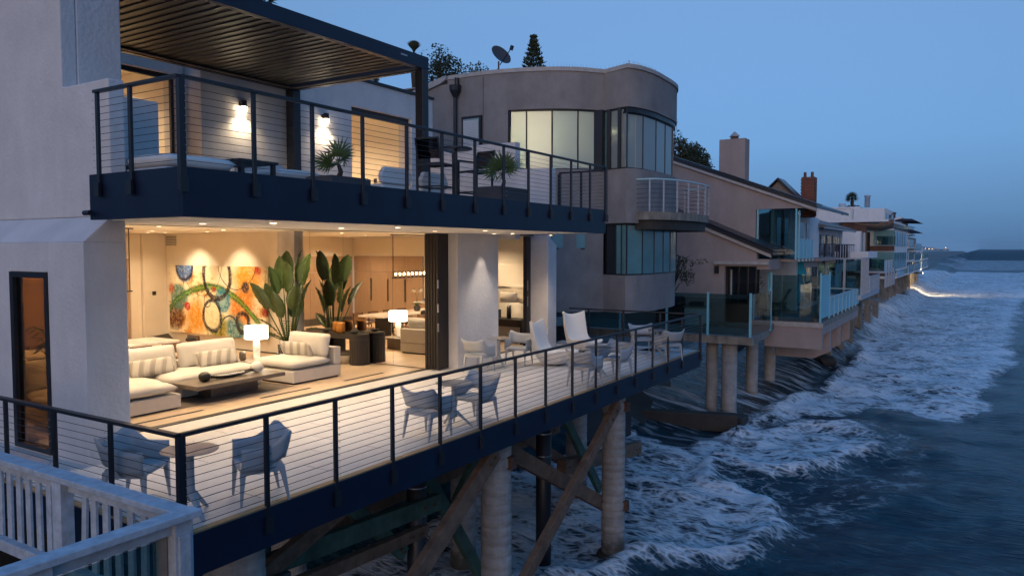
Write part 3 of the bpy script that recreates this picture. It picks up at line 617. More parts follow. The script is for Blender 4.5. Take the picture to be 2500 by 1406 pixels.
# banana-like plant in a black pot
t = thing('potted_plant', 'tall broad-leaved bird of paradise plant in front of the mirror', 'plant', (-15.5, 13.7, 0))
MB().lathe([(.22,0),(.27,.05),(.30,.42),(.28,.42),(.27,.36)], (-15.5,13.7,0), 24).build('pot', M['ceramic_dark'], t, smooth=True)
def big_leaf(b, tip_dir, stalk, L_, Wd, droop, par, roll=0):
    b = Vector(b); d = Vector(tip_dir).normalized(); up = Vector((0,0,1))
    top = b + d*stalk; MB().tube([b, b+d*stalk*.5+up*.02, top], [.022,.018,.012], 7).build('stalk', M['leaf'], par, smooth=True)
    side = d.cross(up); side = side.normalized() if side.length > .01 else Vector((1,0,0)); side = Matrix.Rotation(roll, 3, d) @ side
    rows = []; nn = 14; out = Vector((d.x, d.y, 0)); out = out.normalized() if out.length > .05 else Vector((1,0,0))
    for i in range(nn+1):
        u = i/nn; w = Wd*(math.sin(math.pi*min(1, u*.93+.07))**.65)*(1-.25*u); c = top + d*(L_*u) + (out*.35-up*.55)*(droop*u*u*L_); nrm = side.cross(d)
        rows.append([c + side*(x*w) + nrm*(abs(x)*w*.35 + .012*math.sin(i*2.1+x*3)) for x in (-1,-.6,-.25,0,.25,.6,1)])
    MB().grid(rows).build('leaf', M['leaf'], par, smooth=True, recalc=False, solid=.003)
rnd = random.Random(5)
for k in range(13):
    az = 37+k*137.5; inner = k < 7; tilt = rnd.uniform(5,13) if inner else rnd.uniform(14,27); s_ = rnd.uniform(1.35,1.75) if inner else rnd.uniform(.75,1.15)
    a = R(az); ti = R(tilt); d = (math.sin(ti)*math.cos(a), math.sin(ti)*math.sin(a), math.cos(ti))
    big_leaf((-15.5+.07*math.cos(a),13.7+.07*math.sin(a),.38), d, s_, rnd.uniform(.80,.98), rnd.uniform(.19,.24), rnd.uniform(.08,.22), t, rnd.uniform(-1.2,1.2))
for az, tilt, s_ in ((195,52,.45),(215,66,.4),(175,74,.3)):
    a = R(az); ti = R(tilt); d = (math.sin(ti)*math.cos(a), math.sin(ti)*math.sin(a), math.cos(ti)); big_leaf((-15.5,13.7,.45), d, s_, .7, .13, .2, t, .5)
# painting
def painting():
    m = bpy.data.materials.new('painting'); m.use_nodes = True; N, L = m.node_tree.nodes, m.node_tree.links; p = N['Principled BSDF']; p.inputs['Roughness'].default_value = .5
    t = N.new('ShaderNodeTexCoord'); mp = N.new('ShaderNodeMapping'); L.new(t.outputs['Object'], mp.inputs[0])
    nz = N.new('ShaderNodeTexNoise'); nz.inputs['Scale'].default_value = 1.3; nz.inputs['Detail'].default_value = 4; L.new(mp.outputs[0], nz.inputs[0])
    def math_(op, a, b=None):
        n = N.new('ShaderNodeMath'); n.operation = op
        for i, v in enumerate((a, b)):
            if v is None: continue
            if isinstance(v, (int, float)): n.inputs[i].default_value = v
            else: L.new(v, n.inputs[i])
        return n.outputs[0]
    sx = N.new('ShaderNodeSeparateXYZ'); L.new(mp.outputs[0], sx.inputs[0]); X, Z = sx.outputs[0], sx.outputs[2]
    wob = math_('MULTIPLY', math_('SUBTRACT', nz.outputs[0], .5), .22); Xw = math_('ADD', X, wob); Zw = math_('ADD', Z, math_('MULTIPLY', wob, -.8))
    bl = N.new('ShaderNodeTexNoise'); bl.inputs['Scale'].default_value = 1.0; bl.inputs['Detail'].default_value = 8; bl.inputs['Roughness'].default_value = .7; L.new(mp.outputs[0], bl.inputs[0])
    r = N.new('ShaderNodeValToRGB'); cr = r.color_ramp; cr.elements[0].position = .30; cr.elements[0].color = (.30,.10,.02,1); cr.elements[1].position = .68; cr.elements[1].color = (.10,.28,.42,1)
    for pos, c in ((.40,(.62,.30,.05,1)),(.46,(.80,.70,.50,1)),(.56,(.82,.78,.66,1)),(.62,(.70,.55,.25,1))): e = cr.elements.new(pos); e.color = c
    L.new(bl.outputs[0], r.inputs[0]); cur = r.outputs[0]
    fine = N.new('ShaderNodeTexNoise'); fine.inputs['Scale'].default_value = 14; fine.inputs['Detail'].default_value = 6; L.new(mp.outputs[0], fine.inputs[0])
    def over(mask, col):
        nonlocal cur
        mx_ = N.new('ShaderNodeMix'); mx_.data_type = 'RGBA'; mx_.inputs[7].default_value = (*col, 1); L.new(mask, mx_.inputs[0]); L.new(cur, mx_.inputs[6]); cur = mx_.outputs[2]
    def sst(v, a, b, inv=False):
        n = N.new('ShaderNodeMapRange'); n.interpolation_type = 'SMOOTHSTEP'; L.new(v, n.inputs[0]); n.inputs[1].default_value = a; n.inputs[2].default_value = b
        n.inputs[3].default_value = 1 if inv else 0; n.inputs[4].default_value = 0 if inv else 1; return n.outputs[0]
    def dist(cx, cz, ex=1, ez=1, xx=None, zz=None):
        a = math_('DIVIDE', math_('SUBTRACT', xx or Xw, cx), ex); b = math_('DIVIDE', math_('SUBTRACT', zz or Zw, cz), ez)
        return math_('SQRT', math_('ADD', math_('MULTIPLY', a, a), math_('MULTIPLY', b, b)))
    rough = math_('ADD', .55, math_('MULTIPLY', sst(fine.outputs[0], .35, .6), .45))
    def disc(cx, cz, rr, col, ez=1, soft=.06, k=1): over(math_('MULTIPLY', math_('MULTIPLY', sst(dist(cx,cz,1,ez), rr-soft, rr+soft, True), rough), k), col)
    def ring(cx, cz, rr, th, col, ez=1): d = math_('ABSOLUTE', math_('SUBTRACT', dist(cx,cz,1,ez), rr)); over(math_('MULTIPLY', sst(d, th*.4, th, True), rough), col)
    # X runs -2.25..2.25 left to right, Z -1.05..1.05
    disc(-1.45,.95,.42,(.12,.25,.5)); disc(1.5,.7,.55,(.85,.42,.06),soft=.25); disc(-.9,-.55,.5,(.75,.40,.05),soft=.25); disc(-1.95,-.55,.42,(.18,.07,.02),soft=.12); disc(-1.75,.05,.4,(.16,.32,.28)); disc(1.2,-.15,.5,(.72,.30,.04),soft=.2); disc(.9,-.85,.4,(.06,.28,.34),soft=.15); disc(.15,-.8,.4,(.30,.30,.05),soft=.15)
    band = math_('ABSOLUTE', math_('SUBTRACT', Zw, math_('ADD', .42, math_('MULTIPLY', math_('MULTIPLY', math_('ADD', Xw, .3), math_('ADD', Xw, .3)), -.20))))
    over(math_('MULTIPLY', sst(band, .05, .16, True), rough), (.045,.20,.03)); over(math_('MULTIPLY', sst(band, .0, .05, True), sst(fine.outputs[0], .42, .55)), (.35,.55,.10))
    disc(.35,.02,.36,(.07,.32,.42)); disc(.35,.02,.16,(.55,.65,.6),k=.7)
    disc(-.15,-.45,.38,(.80,.74,.55),1.15,.03); ring(-.15,-.45,.40,.075,(.02,.03,.07),1.15); ring(.1,.75,.62,.10,(.05,.03,.04),1.1); ring(-1.45,1.0,.40,.06,(.03,.02,.06)); ring(1.25,-.6,.27,.10,(.05,.03,.03)); ring(.65,-.85,.42,.035,(.03,.08,.09)); ring(-.35,.0,.17,.02,(.08,.05,.03),1.3); ring(1.0,1.2,.85,.02,(.08,.07,.09)); ring(-2.2,.6,.7,.015,(.08,.07,.06)); ring(-.6,1.1,.95,.012,(.08,.07,.06))
    disc(-1.35,-.20,.13,(.55,.03,.03),soft=.02); disc(-.05,.35,.08,(.45,.06,.03)); disc(1.9,.95,.12,(.6,.06,.02)); disc(2.2,-.25,.12,(.4,.06,.03)); disc(-2.1,.3,.14,(.62,.13,.02),soft=.1); disc(1.4,.42,.17,(.05,.05,.08),soft=.05)
    spl = N.new('ShaderNodeTexVoronoi'); spl.inputs['Scale'].default_value = 5; L.new(mp.outputs[0], spl.inputs[0]); over(math_('MULTIPLY', sst(spl.outputs['Distance'], .05, .10, True), .7), (.04,.05,.08))
    gm = N.new('ShaderNodeGamma'); gm.inputs[1].default_value = 1.45; L.new(cur, gm.inputs[0]); L.new(gm.outputs[0], p.inputs['Base Color']); return m
t = thing('painting', 'large colourful abstract canvas of swirls and rings on the living room wall', 'painting', (-19.43, 14.4, 1.4))
o = B((-2.25,-.045,-1.04),(2.25,.05,1.04)).build('canvas', painting(), t, world=False)
# dining table, chairs, orchid, chandelier
t = thing('dining_table', 'long marble-topped dining table behind the sofa', 'dining table', (-16.65, 9.15, 0))
B((-17.2,7.4,.74),(-16.1,10.9,.80)).build('table_top', M['marble'], t, bevel=.006)
for y in (8.0,10.3): B((-16.95,y-.06,0),(-16.35,y+.06,.739)).build('leg', M['black'], t)
dc0 = None
def dining_chair(x, y, rz, label):
    global dc0
    if dc0 is None:
        t = thing('dining_chair', label, 'chair', (0,0,0), 0, 'tan leather dining chairs')
        for (sx, sy, h) in ((-.22,-.2,.80),(.22,-.2,.80),(-.22,.2,.46),(.22,.2,.46)): MB().taper((sx,sy,0),(sx,sy*(1.0),h),.022,.022,.028,.028).build('leg', M['black'], t)
        B((-.235,-.215,.43),(.235,.22,.475)).build('seat', M['leather'], t, bevel=.012); B((-.245,-.225,.60),(.245,-.195,.82)).build('backrest', M['leather'], t, bevel=.008)
        for z in (.2,.3): MB().bar((-.22,.2,z),(.22,.2,z),.018).build('stretcher', M['black'], t)
        dc0 = t; t.location = (x,y,0); t.rotation_euler = (0,0,rz); return t
    return copy_tree(dc0, (x,y,0), rz, label)
dining_chair(-16.5, 11.35, R(180), 'tan leather dining chair at the painting end of the marble table')
nth = ('nearest the painting', 'second from the painting', 'third from the painting', 'furthest from the painting')
for i, y in enumerate((10.35,9.6,8.85,8.1)):
    dining_chair(-15.78, y, R(90), 'tan leather dining chair on the sofa side of the marble table, '+nth[i]); dining_chair(-17.52, y, R(-90), 'tan leather dining chair on the cabinet side of the marble table, '+nth[i])
dining_chair(-16.65, 6.98, R(0), 'tan leather dining chair at the kitchen end of the marble table')
t = thing('orchid', 'white orchid in a grey pot on the dining table', 'plant', (-16.6, 8.6, .801))
MB().lathe([(.07,0),(.11,.03),(.12,.14),(.10,.19),(.09,.19)], (-16.6,8.6,.801), 20).build('pot', M['planter'], t, smooth=True)
for k in range(7):
    a = k*.9; big = [(-16.6+math.cos(a)*.03,8.6+math.sin(a)*.03,.98),(-16.6+math.cos(a)*.12,8.6+math.sin(a)*.12,1.08),(-16.6+math.cos(a)*.22,8.6+math.sin(a)*.22,1.03)]
    MB().grid([[Vector(p)+Vector((-math.sin(a),math.cos(a),0))*w*s for s in (-1,1)] for p, w in zip(big,(.02,.04,.005))]).build('leaf', M['leaf'], t, solid=.004)
for e in (-1,1):
    pts = [Vector((-16.6,8.6,.98)), Vector((-16.6,8.6+e*.05,1.35)), Vector((-16.6,8.6+e*.16,1.6)), Vector((-16.6,8.6+e*.34,1.58))]; MB().tube(pts, .006, 5).build('stem', M['leaf'], t)
    for k in range(7):
        u = .5+k*.08; c = pts[1].lerp(pts[3], u-.3) + Vector((rnd.uniform(-.04,.04),0,.12*(1-u)+.02)); f = MB()
        for j in range(5): a = j*1.257; f.add([c, c+Vector((.01,.035*math.cos(a-.4),.035*math.sin(a-.4))), c+Vector((.015,.05*math.cos(a),.05*math.sin(a))), c+Vector((.01,.035*math.cos(a+.4),.035*math.sin(a+.4)))], [(0,1,2,3)])
        f.build('flower', M['petal'], t, recalc=False)
t = thing('chandelier', 'linear black chandelier with a row of bare glowing bulbs above the dining table', 'chandelier', (-16.5, 9.1, 3.4))
B((-16.53,8.1,3.40),(-16.47,10.05,3.429)).build('canopy_bar', M['black'], t)
for y in (8.2,9.95): MB().tube([(-16.5,y,2.0),(-16.5,y,3.4)], .011, 6).build('rod', M['black'], t)
B((-16.52,8.15,1.97),(-16.48,10.0,2.0)).build('lower_bar', M['black'], t)
for i in range(8):
    y = 8.32+i*.215; MB().lathe([(.022,0),(.022,.06)], (-16.5,y,2.0), 10).build('socket', M['black'], t); MB().lathe([(.012,0),(.03,.035),(.026,.07),(.006,.095)], (-16.5,y,2.062), 12).build('bulb', M['bulb'], t, smooth=True)
    MB().lathe([(.055,0),(.055,.2)], (-16.5,y,2.01), 14, cap=False).build('glass_sleeve', M['pane'], t, smooth=True)
for k in (1,3,4,6): point((-16.5,8.32+k*.215,2.11), 8, WARM, .02)
t = thing('sink_tap', 'arched steel tap on the kitchen counter under the window', 'tap', (-17.2, 6.0, .931)); MB().tube([(-17.2,6.0,.931),(-17.2,6.0,1.22),(-17.2,6.06,1.3),(-17.2,6.16,1.28),(-17.2,6.18,1.2)], .014, 8).build('spout', M['steel'], t, smooth=True)
# person in a dark cap seated behind the sofa
def person():
    t = thing('person', 'person in a dark baseball cap sitting low behind the sofa below the painting', 'person', (-15.0, 10.36, .06))
    J = {'pel':(0,0,.17,.15),'ab':(.02,0,.34,.135),'ch':(.05,0,.50,.145),'nk':(.08,0,.66,.058),'hd':(.10,0,.735,.075),'hd2':(.115,0,.82,.098),'hd3':(.11,0,.89,.085),
         'sl':(.04,.17,.58,.06),'el':(.16,.26,.36,.045),'wl':(.32,.14,.28,.032),'hl':(.40,.10,.27,.038),'sr':(.04,-.17,.58,.06),'er':(.16,-.26,.36,.045),'wr':(.32,-.14,.28,.032),'hr':(.40,-.10,.27,.038),
         'hpl':(.05,.11,.16,.10),'kl':(.34,.34,.22,.075),'al':(.30,.02,.07,.045),'fl':(.42,-.04,.06,.04),'hpr':(.05,-.11,.16,.10),'kr':(.34,-.34,.22,.075),'ar':(.40,-.10,.07,.045),'fr':(.50,.0,.06,.04)}
    E_ = [('pel','ab'),('ab','ch'),('ch','nk'),('nk','hd'),('hd','hd2'),('hd2','hd3'),('ch','sl'),('sl','el'),('el','wl'),('wl','hl'),('ch','sr'),('sr','er'),('er','wr'),('wr','hr'),('pel','hpl'),('hpl','kl'),('kl','al'),('al','fl'),('pel','hpr'),('hpr','kr'),('kr','ar'),('ar','fr')]
    ks = list(J); me = bpy.data.meshes.new('body'); me.from_pydata([J[k][:3] for k in ks], [(ks.index(a), ks.index(b)) for a, b in E_], [])
    o = bpy.data.objects.new('body', me); COL.objects.link(o); o.parent = t; me.materials.append(M['skin'])
    o.modifiers.new('skin', 'SKIN'); sk = me.skin_vertices
    if not sk: 
        bm = bmesh.new(); bm.from_mesh(me); bm.verts.layers.skin.verify(); bm.to_mesh(me); bm.free(); sk = me.skin_vertices
    for i, k in enumerate(ks): sk[0].data[i].radius = (J[k][3], J[k][3]); sk[0].data[i].use_root = (k == 'pel')
    d = o.modifiers.new('sub', 'SUBSURF'); d.levels = 2; d.render_levels = 2; 
    sh = MB(); rows = []
    for (z, x, rx, ry) in ((.12,0,.19,.22),(.34,.02,.165,.185),(.5,.045,.175,.22),(.6,.06,.15,.21),(.67,.075,.085,.10)):
        rows.append([(x+rx*math.cos(a), ry*math.sin(a), z) for a in [2*math.pi*k/20 for k in range(20)]])
    sh.grid(rows, True).build('shirt', M['shirt'], t, smooth=True, solid=.01, world=False)
    for e in (-1,1): MB().tube([(.04,e*.15,.6),(.09,e*.22,.49),(.14,e*.25,.41)], [.085,.075,.068], 12, False).build('sleeve', M['shirt'], t, smooth=True, world=False)
    rows = []
    for i in range(8):
        a = R(90*i/7); rows.append([(.108+.112*math.cos(a)*math.cos(b), .106*math.cos(a)*math.sin(b), .855+.105*math.sin(a)) for b in [2*math.pi*k/20 for k in range(20)]])
    cp = MB().grid(rows, True).build('cap', M['cap'], t, smooth=True, world=False, solid=.006)
    br = MB(); dirn = Vector((.55,.83,0)).normalized(); sd = Vector((-dirn.y,dirn.x,0)); rows = []
    for i in range(6):
        u = i/5; rows.append([Vector((.108,0,.868)) + dirn*(.085+.10*u*(1-.25*s*s)) + sd*s*.085 - Vector((0,0,.012*u+.02*s*s)) for s in (-1,-.5,0,.5,1)])
    MB().grid(rows).build('cap_brim', M['cap'], t, smooth=True, solid=.006, world=False)
    f = MB(); c = Vector((.115,0,.80)) + dirn*.088
    MB().add([c+dirn*.0+sd*-.012, c+sd*.012, c+dirn*.028-Vector((0,0,.028)), c+Vector((0,0,.03))], [(0,1,2),(0,3,2),(1,2,3),(0,1,3)]).build('nose', M['skin'], t, smooth=True, world=False)
    for e in (-1,1):
        MB().lathe([(.004,-.008),(.011,0),(.004,.008)], tuple(c+sd*e*.032+Vector((0,0,.03))-dirn*.012), 8).build('eye', M['ceramic_dark'], t, smooth=True, world=False)
        ec = Vector((.10,0,.80)) + sd*e*.098; MB().lathe([(.006,-.03),(.018,-.01),(.02,.012),(.008,.03)], tuple(ec), 8).build('ear', M['skin'], t, smooth=True, world=False)
    mo = c-Vector((0,0,.045))-dirn*.004; MB().tube([mo-sd*.024, mo+dirn*.004, mo+sd*.024], .006, 6).build('mouth', M['leather'], t, smooth=True, world=False)
    return t
person()
# study corner: desk, lamp, screen, bin
t = thing('desk', 'dark wooden desk in the study seen through the far doorway', 'desk', (-12.6, 20, 0)); B((-14.2,19.75,.70),(-12.0,20.35,.76)).build('desk_top', M['dark_wood'], t, bevel=.005)
B((-12.06,19.8,0),(-12.01,20.3,.699)).build('leg', M['dark_wood'], t); B((-14.15,19.8,0),(-14.1,20.3,.699)).build('leg', M['dark_wood'], t); B((-14.09,19.85,.52),(-12.07,20.3,.698)).build('drawer', M['dark_wood'], t)
table_lamp((-12.62,20.05,.761), 'table lamp with square black column and pale drum shade on the study desk', 'ceramic_dark', .27, .30, [(.07,0),(.07,.42),(.02,.425),(.02,.5)], False)
point((-12.62,20.05,1.37), 1.5, (1,.8,.55), .05); tag(MB().lathe([(.10,.0),(.12,.02),(.14,.30),(.13,.30)], (-12.55,20.1,.0), 20).build('waste_bin', M['ceramic_white'], smooth=True), 'pale round bin under the study desk', 'bin')  # weak fill light added inside the unlit lamp shade
t = thing('desk_speaker', 'small dark boxy speaker left of the study lamp', 'speaker', (-13.05,20.1,.761)); B((-13.12,20.03,.761),(-12.98,20.17,1.02)).build('cabinet', M['planter'], t, bevel=.01); MB().lathe([(.05,0),(.05,.004)], (-13.05,20.1,1.021), 16).build('control_ring', M['ceramic_dark'], t)
t = thing('desk_screen', 'dark flat screen on the study desk beside the doorway column', 'screen', (-13.5,20.2,.761)); B((-13.85,20.2,.9),(-13.18,20.23,1.35)).build('display', M['ceramic_dark'], t, bevel=.005); B((-13.58,20.15,.761),(-13.42,20.28,.775)).build('foot', M['ceramic_dark'], t); B((-13.52,20.231,.775),(-13.48,20.25,1.0)).build('stem', M['ceramic_dark'], t)
# ================================================================== outdoor armchairs, tables, wing loungers
ac0 = None
def armchair(x, y, rz, label):
    global ac0
    if ac0 is None:
        t = thing('outdoor_armchair', label, 'armchair', (0,0,0), 0, 'pale moulded armchairs on the lower deck'); m = M['white_plastic']
        for (sx, sy) in ((-1,1),(1,1),(-1,-1),(1,-1)):     # front is +y
            MB().taper((sx*.265,sy*.245+(-.05 if sy < 0 else .0),0),(sx*.245,sy*.215,.43),.022,.026,.055,.07).build('leg', m, t, bevel=.006)
        st_ = MB(); rows = []
        for j in range(9):
            v = -1+2*j/8; rows.append([(-.255+.51*i/8, v*.235, .44-.018*(1-((i-4)/4)**2)*(1-v*v)+.012*max(0,v)**4*-1) for i in range(9)])
        st_.grid(rows).build('seat', m, t, smooth=True, solid=.022)
        ap = MB(); 
        for sx in (-1,1): ap.box((sx*.262-.01,-.22,.36),(sx*.262+.01,.22,.435))
        ap.box((-.25,.222,.385),(.25,.24,.432)); ap.box((-.25,-.24,.37),(.25,-.222,.432)); ap.build('apron', m, t, bevel=.004)
        # wrap-round arm and back shell with pointed upper corners
        path = []
        for i in range(7): path.append((-.285,.24-.40*i/6, 0 if i < 5 else .3))
        for i in range(1,8):
            a = R(180+90*i/8); path.append((-.285+.12+.12*math.cos(a), -.16+.12*math.sin(a), .6+.4*i/8))
        for i in range(9): path.append((-.165+.33*i/8, -.28-.015*math.sin(math.pi*i/8), 1))
        for i in range(1,8):
            a = R(270+90*i/8); path.append((.165+.12*math.cos(a), -.16+.12*math.sin(a), 1-.4*i/8))
        for i in range(7): path.append((.285,-.16+.40*i/6, .3 if i < 2 else 0))
        n = len(path); rows = []
        for k, (px_, py_, f) in enumerate(path):
            u = k/(n-1); cen = abs(u-.5)*2; back = max(0, min(1, (py_+.02)/-.2)); corner = math.exp(-((cen-.47)/.20)**2)
            top = .665 + .10*back + .07*corner*back; bot = .43 + .085*back
            if f == 0: bot = .40
            o_ = Vector((px_, py_+.05, 0)).normalized(); lean = .085*back
            rows.append([(px_+o_.x*lean*w*(.55+.55*corner), py_+o_.y*lean*w, bot+(top-bot)*w) for w in (0,.25,.5,.75,1)])
        MB().grid(rows).build('back_shell', m, t, smooth=True, solid=.016)
        t.location = (x,y,0); t.rotation_euler = (0,0,rz); ac0 = t; return t
    return copy_tree(ac0, (x,y,0), rz, label)
bt0 = None
def bistro(x, y, rz, label):
    global bt0
    if bt0 is None:
        t = thing('bistro_table', label, 'table', (0,0,0), 0, 'round bistro tables on the lower deck')
        MB().lathe([(.30,.730),(.305,.734),(.305,.740),(.30,.743)], (0,0,0), 40).build('table_top', M['clear_top'], t, smooth=False)
        MB().lathe([(.055,.18),(.048,.30),(.045,.715),(.05,.728)], (0,0,0), 20).build('column', M['white_plastic'], t, smooth=True)
        for k in range(3):
            a = R(90+120*k); MB().taper((.30*math.cos(a),.30*math.sin(a),0),(.025*math.cos(a),.025*math.sin(a),.27),.034,.034,.075,.075).build('leg', M['white_plastic'], t, bevel=.006)
        t.location = (x,y,0); t.rotation_euler = (0,0,rz); bt0 = t; return t
    return copy_tree(bt0, (x,y,0), rz, label)
bistro(-7.37,5.08,R(20),'round glass-topped bistro table at the near corner of the deck'); bistro(-7.36,9.98,R(70),'round glass-topped bistro table at the railing in front of the open living room'); bistro(-10.16,15.66,R(10),'round bistro table against the pale column')
bistro(-7.25,15.3,R(50),'round bistro table at the railing in front of the wing loungers'); bistro(-7.42,19.42,R(0),'round bistro table at the far end of the deck')
armchair(-8.28,5.02,R(-62),'moulded armchair left of the near corner bistro table'); armchair(-7.22,5.88,R(152),'moulded armchair right of the near corner bistro table')
armchair(-7.32,9.25,R(-3),'moulded armchair on the near side of the railing table before the living room'); armchair(-7.28,10.48,R(174),'moulded armchair on the far side of the railing table before the living room')
armchair(-10.18,14.85,R(-5),'moulded armchair with its side to the pale column'); armchair(-9.98,16.33,R(190),'moulded armchair in front of the study doorway')
armchair(-7.18,14.5,R(-10),'moulded armchair on the near side of the railing table before the loungers'); armchair(-7.12,15.95,R(170),'moulded armchair on the far side of the railing table before the loungers')
armchair(-8.05,19.85,R(215),'moulded armchair on the house side of the far end table'); armchair(-7.05,19.15,R(60),'moulded armchair on the sea side of the far end table')
lg0 = None
def lounger(x, y, rz, label):
    global lg0
    if lg0 is None:
        t = thing('wing_lounger', label, 'lounge chair', (0,0,0), 0, 'white wing-back loungers on the lower deck'); m = M['cream_shell']
        prof = [(.62,.30),(.50,.34),(.35,.33),(.18,.29),(.0,.27),(-.15,.31),(-.26,.42),(-.34,.58),(-.41,.76),(-.47,.93),(-.52,1.08)]   # y (front +), z
        und = [(.60,.24),(.50,.10),(.34,.03),(.15,.0),(-.02,.0),(-.20,.05),(-.34,.20),(-.43,.42),(-.49,.66),(-.53,.88),(-.56,1.05)]
        rt, rb_ = [], []
        for k, ((a, b), (c, d)) in enumerate(zip(prof, und)):
            u = k/10; w = .30+.06*math.sin(u*math.pi)+.07*max(0,u-.6)/.4; back = max(0,(u-.5)/.5); rt.append([]); rb_.append([])
            for i in range(11):
                v = -1+2*i/10; wing = v*v
                rt[-1].append((v*w, a+.16*wing*back*(1-.3*back)+.02*wing, b+.07*wing*(1-back)+(.10*back*back*(v*v-.35))))
                rb_[-1].append((v*w*(.72+.28*u), c+.10*wing*back, d+.06*wing*(1-back)+(.10*back*back*(v*v-.35))))
        mb = MB(); mb.grid(rt); mb.grid([r_[::-1] for r_ in rb_]); n = 11
        for rows_e in ((0),(10)): mb.grid([rt[rows_e], rb_[rows_e]])
        mb.grid([[r_[0] for r_ in rt],[r_[0] for r_ in rb_]]); mb.grid([[r_[-1] for r_ in rt],[r_[-1] for r_ in rb_]])
        o = mb.build('shell', m, t, smooth=False); bm = bmesh.new(); bm.from_mesh(o.data); bmesh.ops.remove_doubles(bm, verts=bm.verts[:], dist=.0005); bmesh.ops.recalc_face_normals(bm, faces=bm.faces[:]); bm.to_mesh(o.data); bm.free()
        o.data.polygons.foreach_set('use_smooth', [True]*len(o.data.polygons)); d = o.modifiers.new('bevel','BEVEL'); d.width = .012; d.segments = 2; d.limit_method = 'ANGLE'; d.angle_limit = R(50)
        B((-.12,-.15,.0),(.12,.25,.02)).build('glide', M['black'], t); t.location = (x,y,0); t.rotation_euler = (0,0,rz); lg0 = t; return t
    return copy_tree(lg0, (x,y,0), rz, label)
lounger(-9.25,16.75,R(-84),'white wing-back lounger turned sideways in front of the far column'); lounger(-9.75,19.45,R(-118),'white wing-back lounger facing the sea at the dark gap beyond the far column')
# ================================================================== upper terrace furniture
def daybed(name, label, a, b, back=None):
    t = thing(name, label, 'outdoor sofa', (a[0],a[1],3.9), 0, 'white outdoor seats on the upper terrace')
    B((a[0],a[1],3.901),(b[0],b[1],4.06)).build('plinth', M['white_plastic'], t, bevel=.02); soft('seat_cushion', ((a[0]+b[0])/2,(a[1]+b[1])/2,4.17), (b[0]-a[0],b[1]-a[1],.24), t, 'cream_shell', puff=.2, seed=21)
    if back: B(back[0], back[1]).build('backrest', M['white_plastic'], t, bevel=.05)
daybed('outdoor_daybed', 'white outdoor daybed at the near corner of the upper terrace', (-10.6,6.15),(-9.3,7.35)); daybed('outdoor_sofa', 'white outdoor sofa beside the rear pergola post', (-10.6,8.35),(-9.6,9.3), ((-10.75,8.35,3.901),(-10.55,9.3,4.42)))
t = thing('terrace_table', 'low black table between the white terrace seats', 'table', (-9.9,7.8,3.9)); B((-10.3,7.42,4.26),(-9.4,8.15,4.30)).build('table_top', M['black'], t)
for x in (-10.25,-9.48):
    for y in (7.46,8.05): B((x,y,3.901),(x+.06,y+.06,4.259)).build('leg', M['black'], t)
for (x, y, lb) in ((-12.0,7.2,'dark sling lounge chair by the first terrace doorway'),(-12.0,7.9,'dark sling lounge chair nearer the wall lamp')):
    t = thing('terrace_chair', lb, 'chair', (x,y,3.9), 0, 'dark sling chairs on the terrace'); B((x-.3,y-.28,4.2),(x+.3,y+.28,4.25)).build('seat', M['black'], t); B((x-.32,y-.28,4.25),(x-.28,y+.28,4.62)).build('backrest', M['black'], t)
    for dx in (-.28,.25):
        for dy in (-.26,.23): B((x+dx,y+dy,3.901),(x+dx+.03,y+dy+.03,4.199)).build('leg', M['black'], t)
for (y, lb) in ((11.3,'white tub armchair in front of the lit bedroom doorway'),(12.5,'white tub armchair behind the front pergola post')):
    t = thing('tub_chair', lb, 'armchair', (-10.1,y,3.9), 0, 'white tub chairs on the terrace'); B((-10.5,y-.4,3.901),(-9.7,y+.4,4.2)).build('seat', M['cream_shell'], t, bevel=.04)
    MB().extrude([(y-.40,4.2),(y+.40,4.2),(y+.46,4.34),(y+.34,4.52),(y-.34,4.52),(y-.46,4.34)], 'x', -9.78, -9.68).build('backrest', M['cream_shell'], t, bevel=.02)
def fan_palm(loc, label, base_h, planter, seed, n=13, rr=.42):
    t = thing('potted_palm', label, 'plant', loc, 0, 'fan palms in planters on the terrace'); x, y, z = loc; rd = random.Random(seed)
    a, b, h = planter; B((x-a/2,y-b/2,z+.001),(x+a/2,y+b/2,z+h)).build('planter', M['planter'], t, bevel=.008); B((x-a/2+.03,y-b/2+.03,z+h+.001),(x+a/2-.03,y+b/2-.03,z+h+.01)).build('soil', M['bark'], t)
    MB().tube([(x,y,z+h),(x+.02,y+.03,z+h+base_h*.5),(x,y,z+h+base_h)], [.05,.04,.03], 8).build('trunk', M['bark'], t, smooth=True)
    for i in range(n):
        az = rd.random()*6.28; ti = R(10+rd.random()*75); d = Vector((math.sin(ti)*math.cos(az), math.sin(ti)*math.sin(az), math.cos(ti))); b0 = Vector((x,y,z+h+base_h)); c = b0+d*(.10+.14*rd.random())
        MB().tube([b0,c], .008, 5).build('stalk', M['leaf_palm'], t); f = MB(); sd = d.orthogonal().normalized(); nr = d.cross(sd); k = 13
        for j in range(k):
            th = R(-95+190*j/(k-1)); dd = d*math.cos(th)+sd*math.sin(th); L_ = rr*(.75+.25*math.cos(th))*(.9+.2*rd.random()); pv_ = nr.cross(dd)*.0
            s2 = dd.cross(nr).normalized()*.013; f.add([c+s2*.5, c-s2*.5, c+dd*L_*.55-s2, c+dd*L_-Vector((0,0,.05*L_)), c+dd*L_*.55+s2], [(0,1,2,3,4)])
        f.build('frond', M['leaf_palm'], t, recalc=False)
    return t
fan_palm((-9.1,9.15,3.9), 'small fan palm in a low planter by the lit bedroom doorway', .22, (.6,.9,.22), 3, 9, .32); fan_palm((-8.75,13.65,3.9), 'spiky fan palm in a square grey planter by the bar chairs', .3, (.62,1.12,.34), 9, 14, .42)
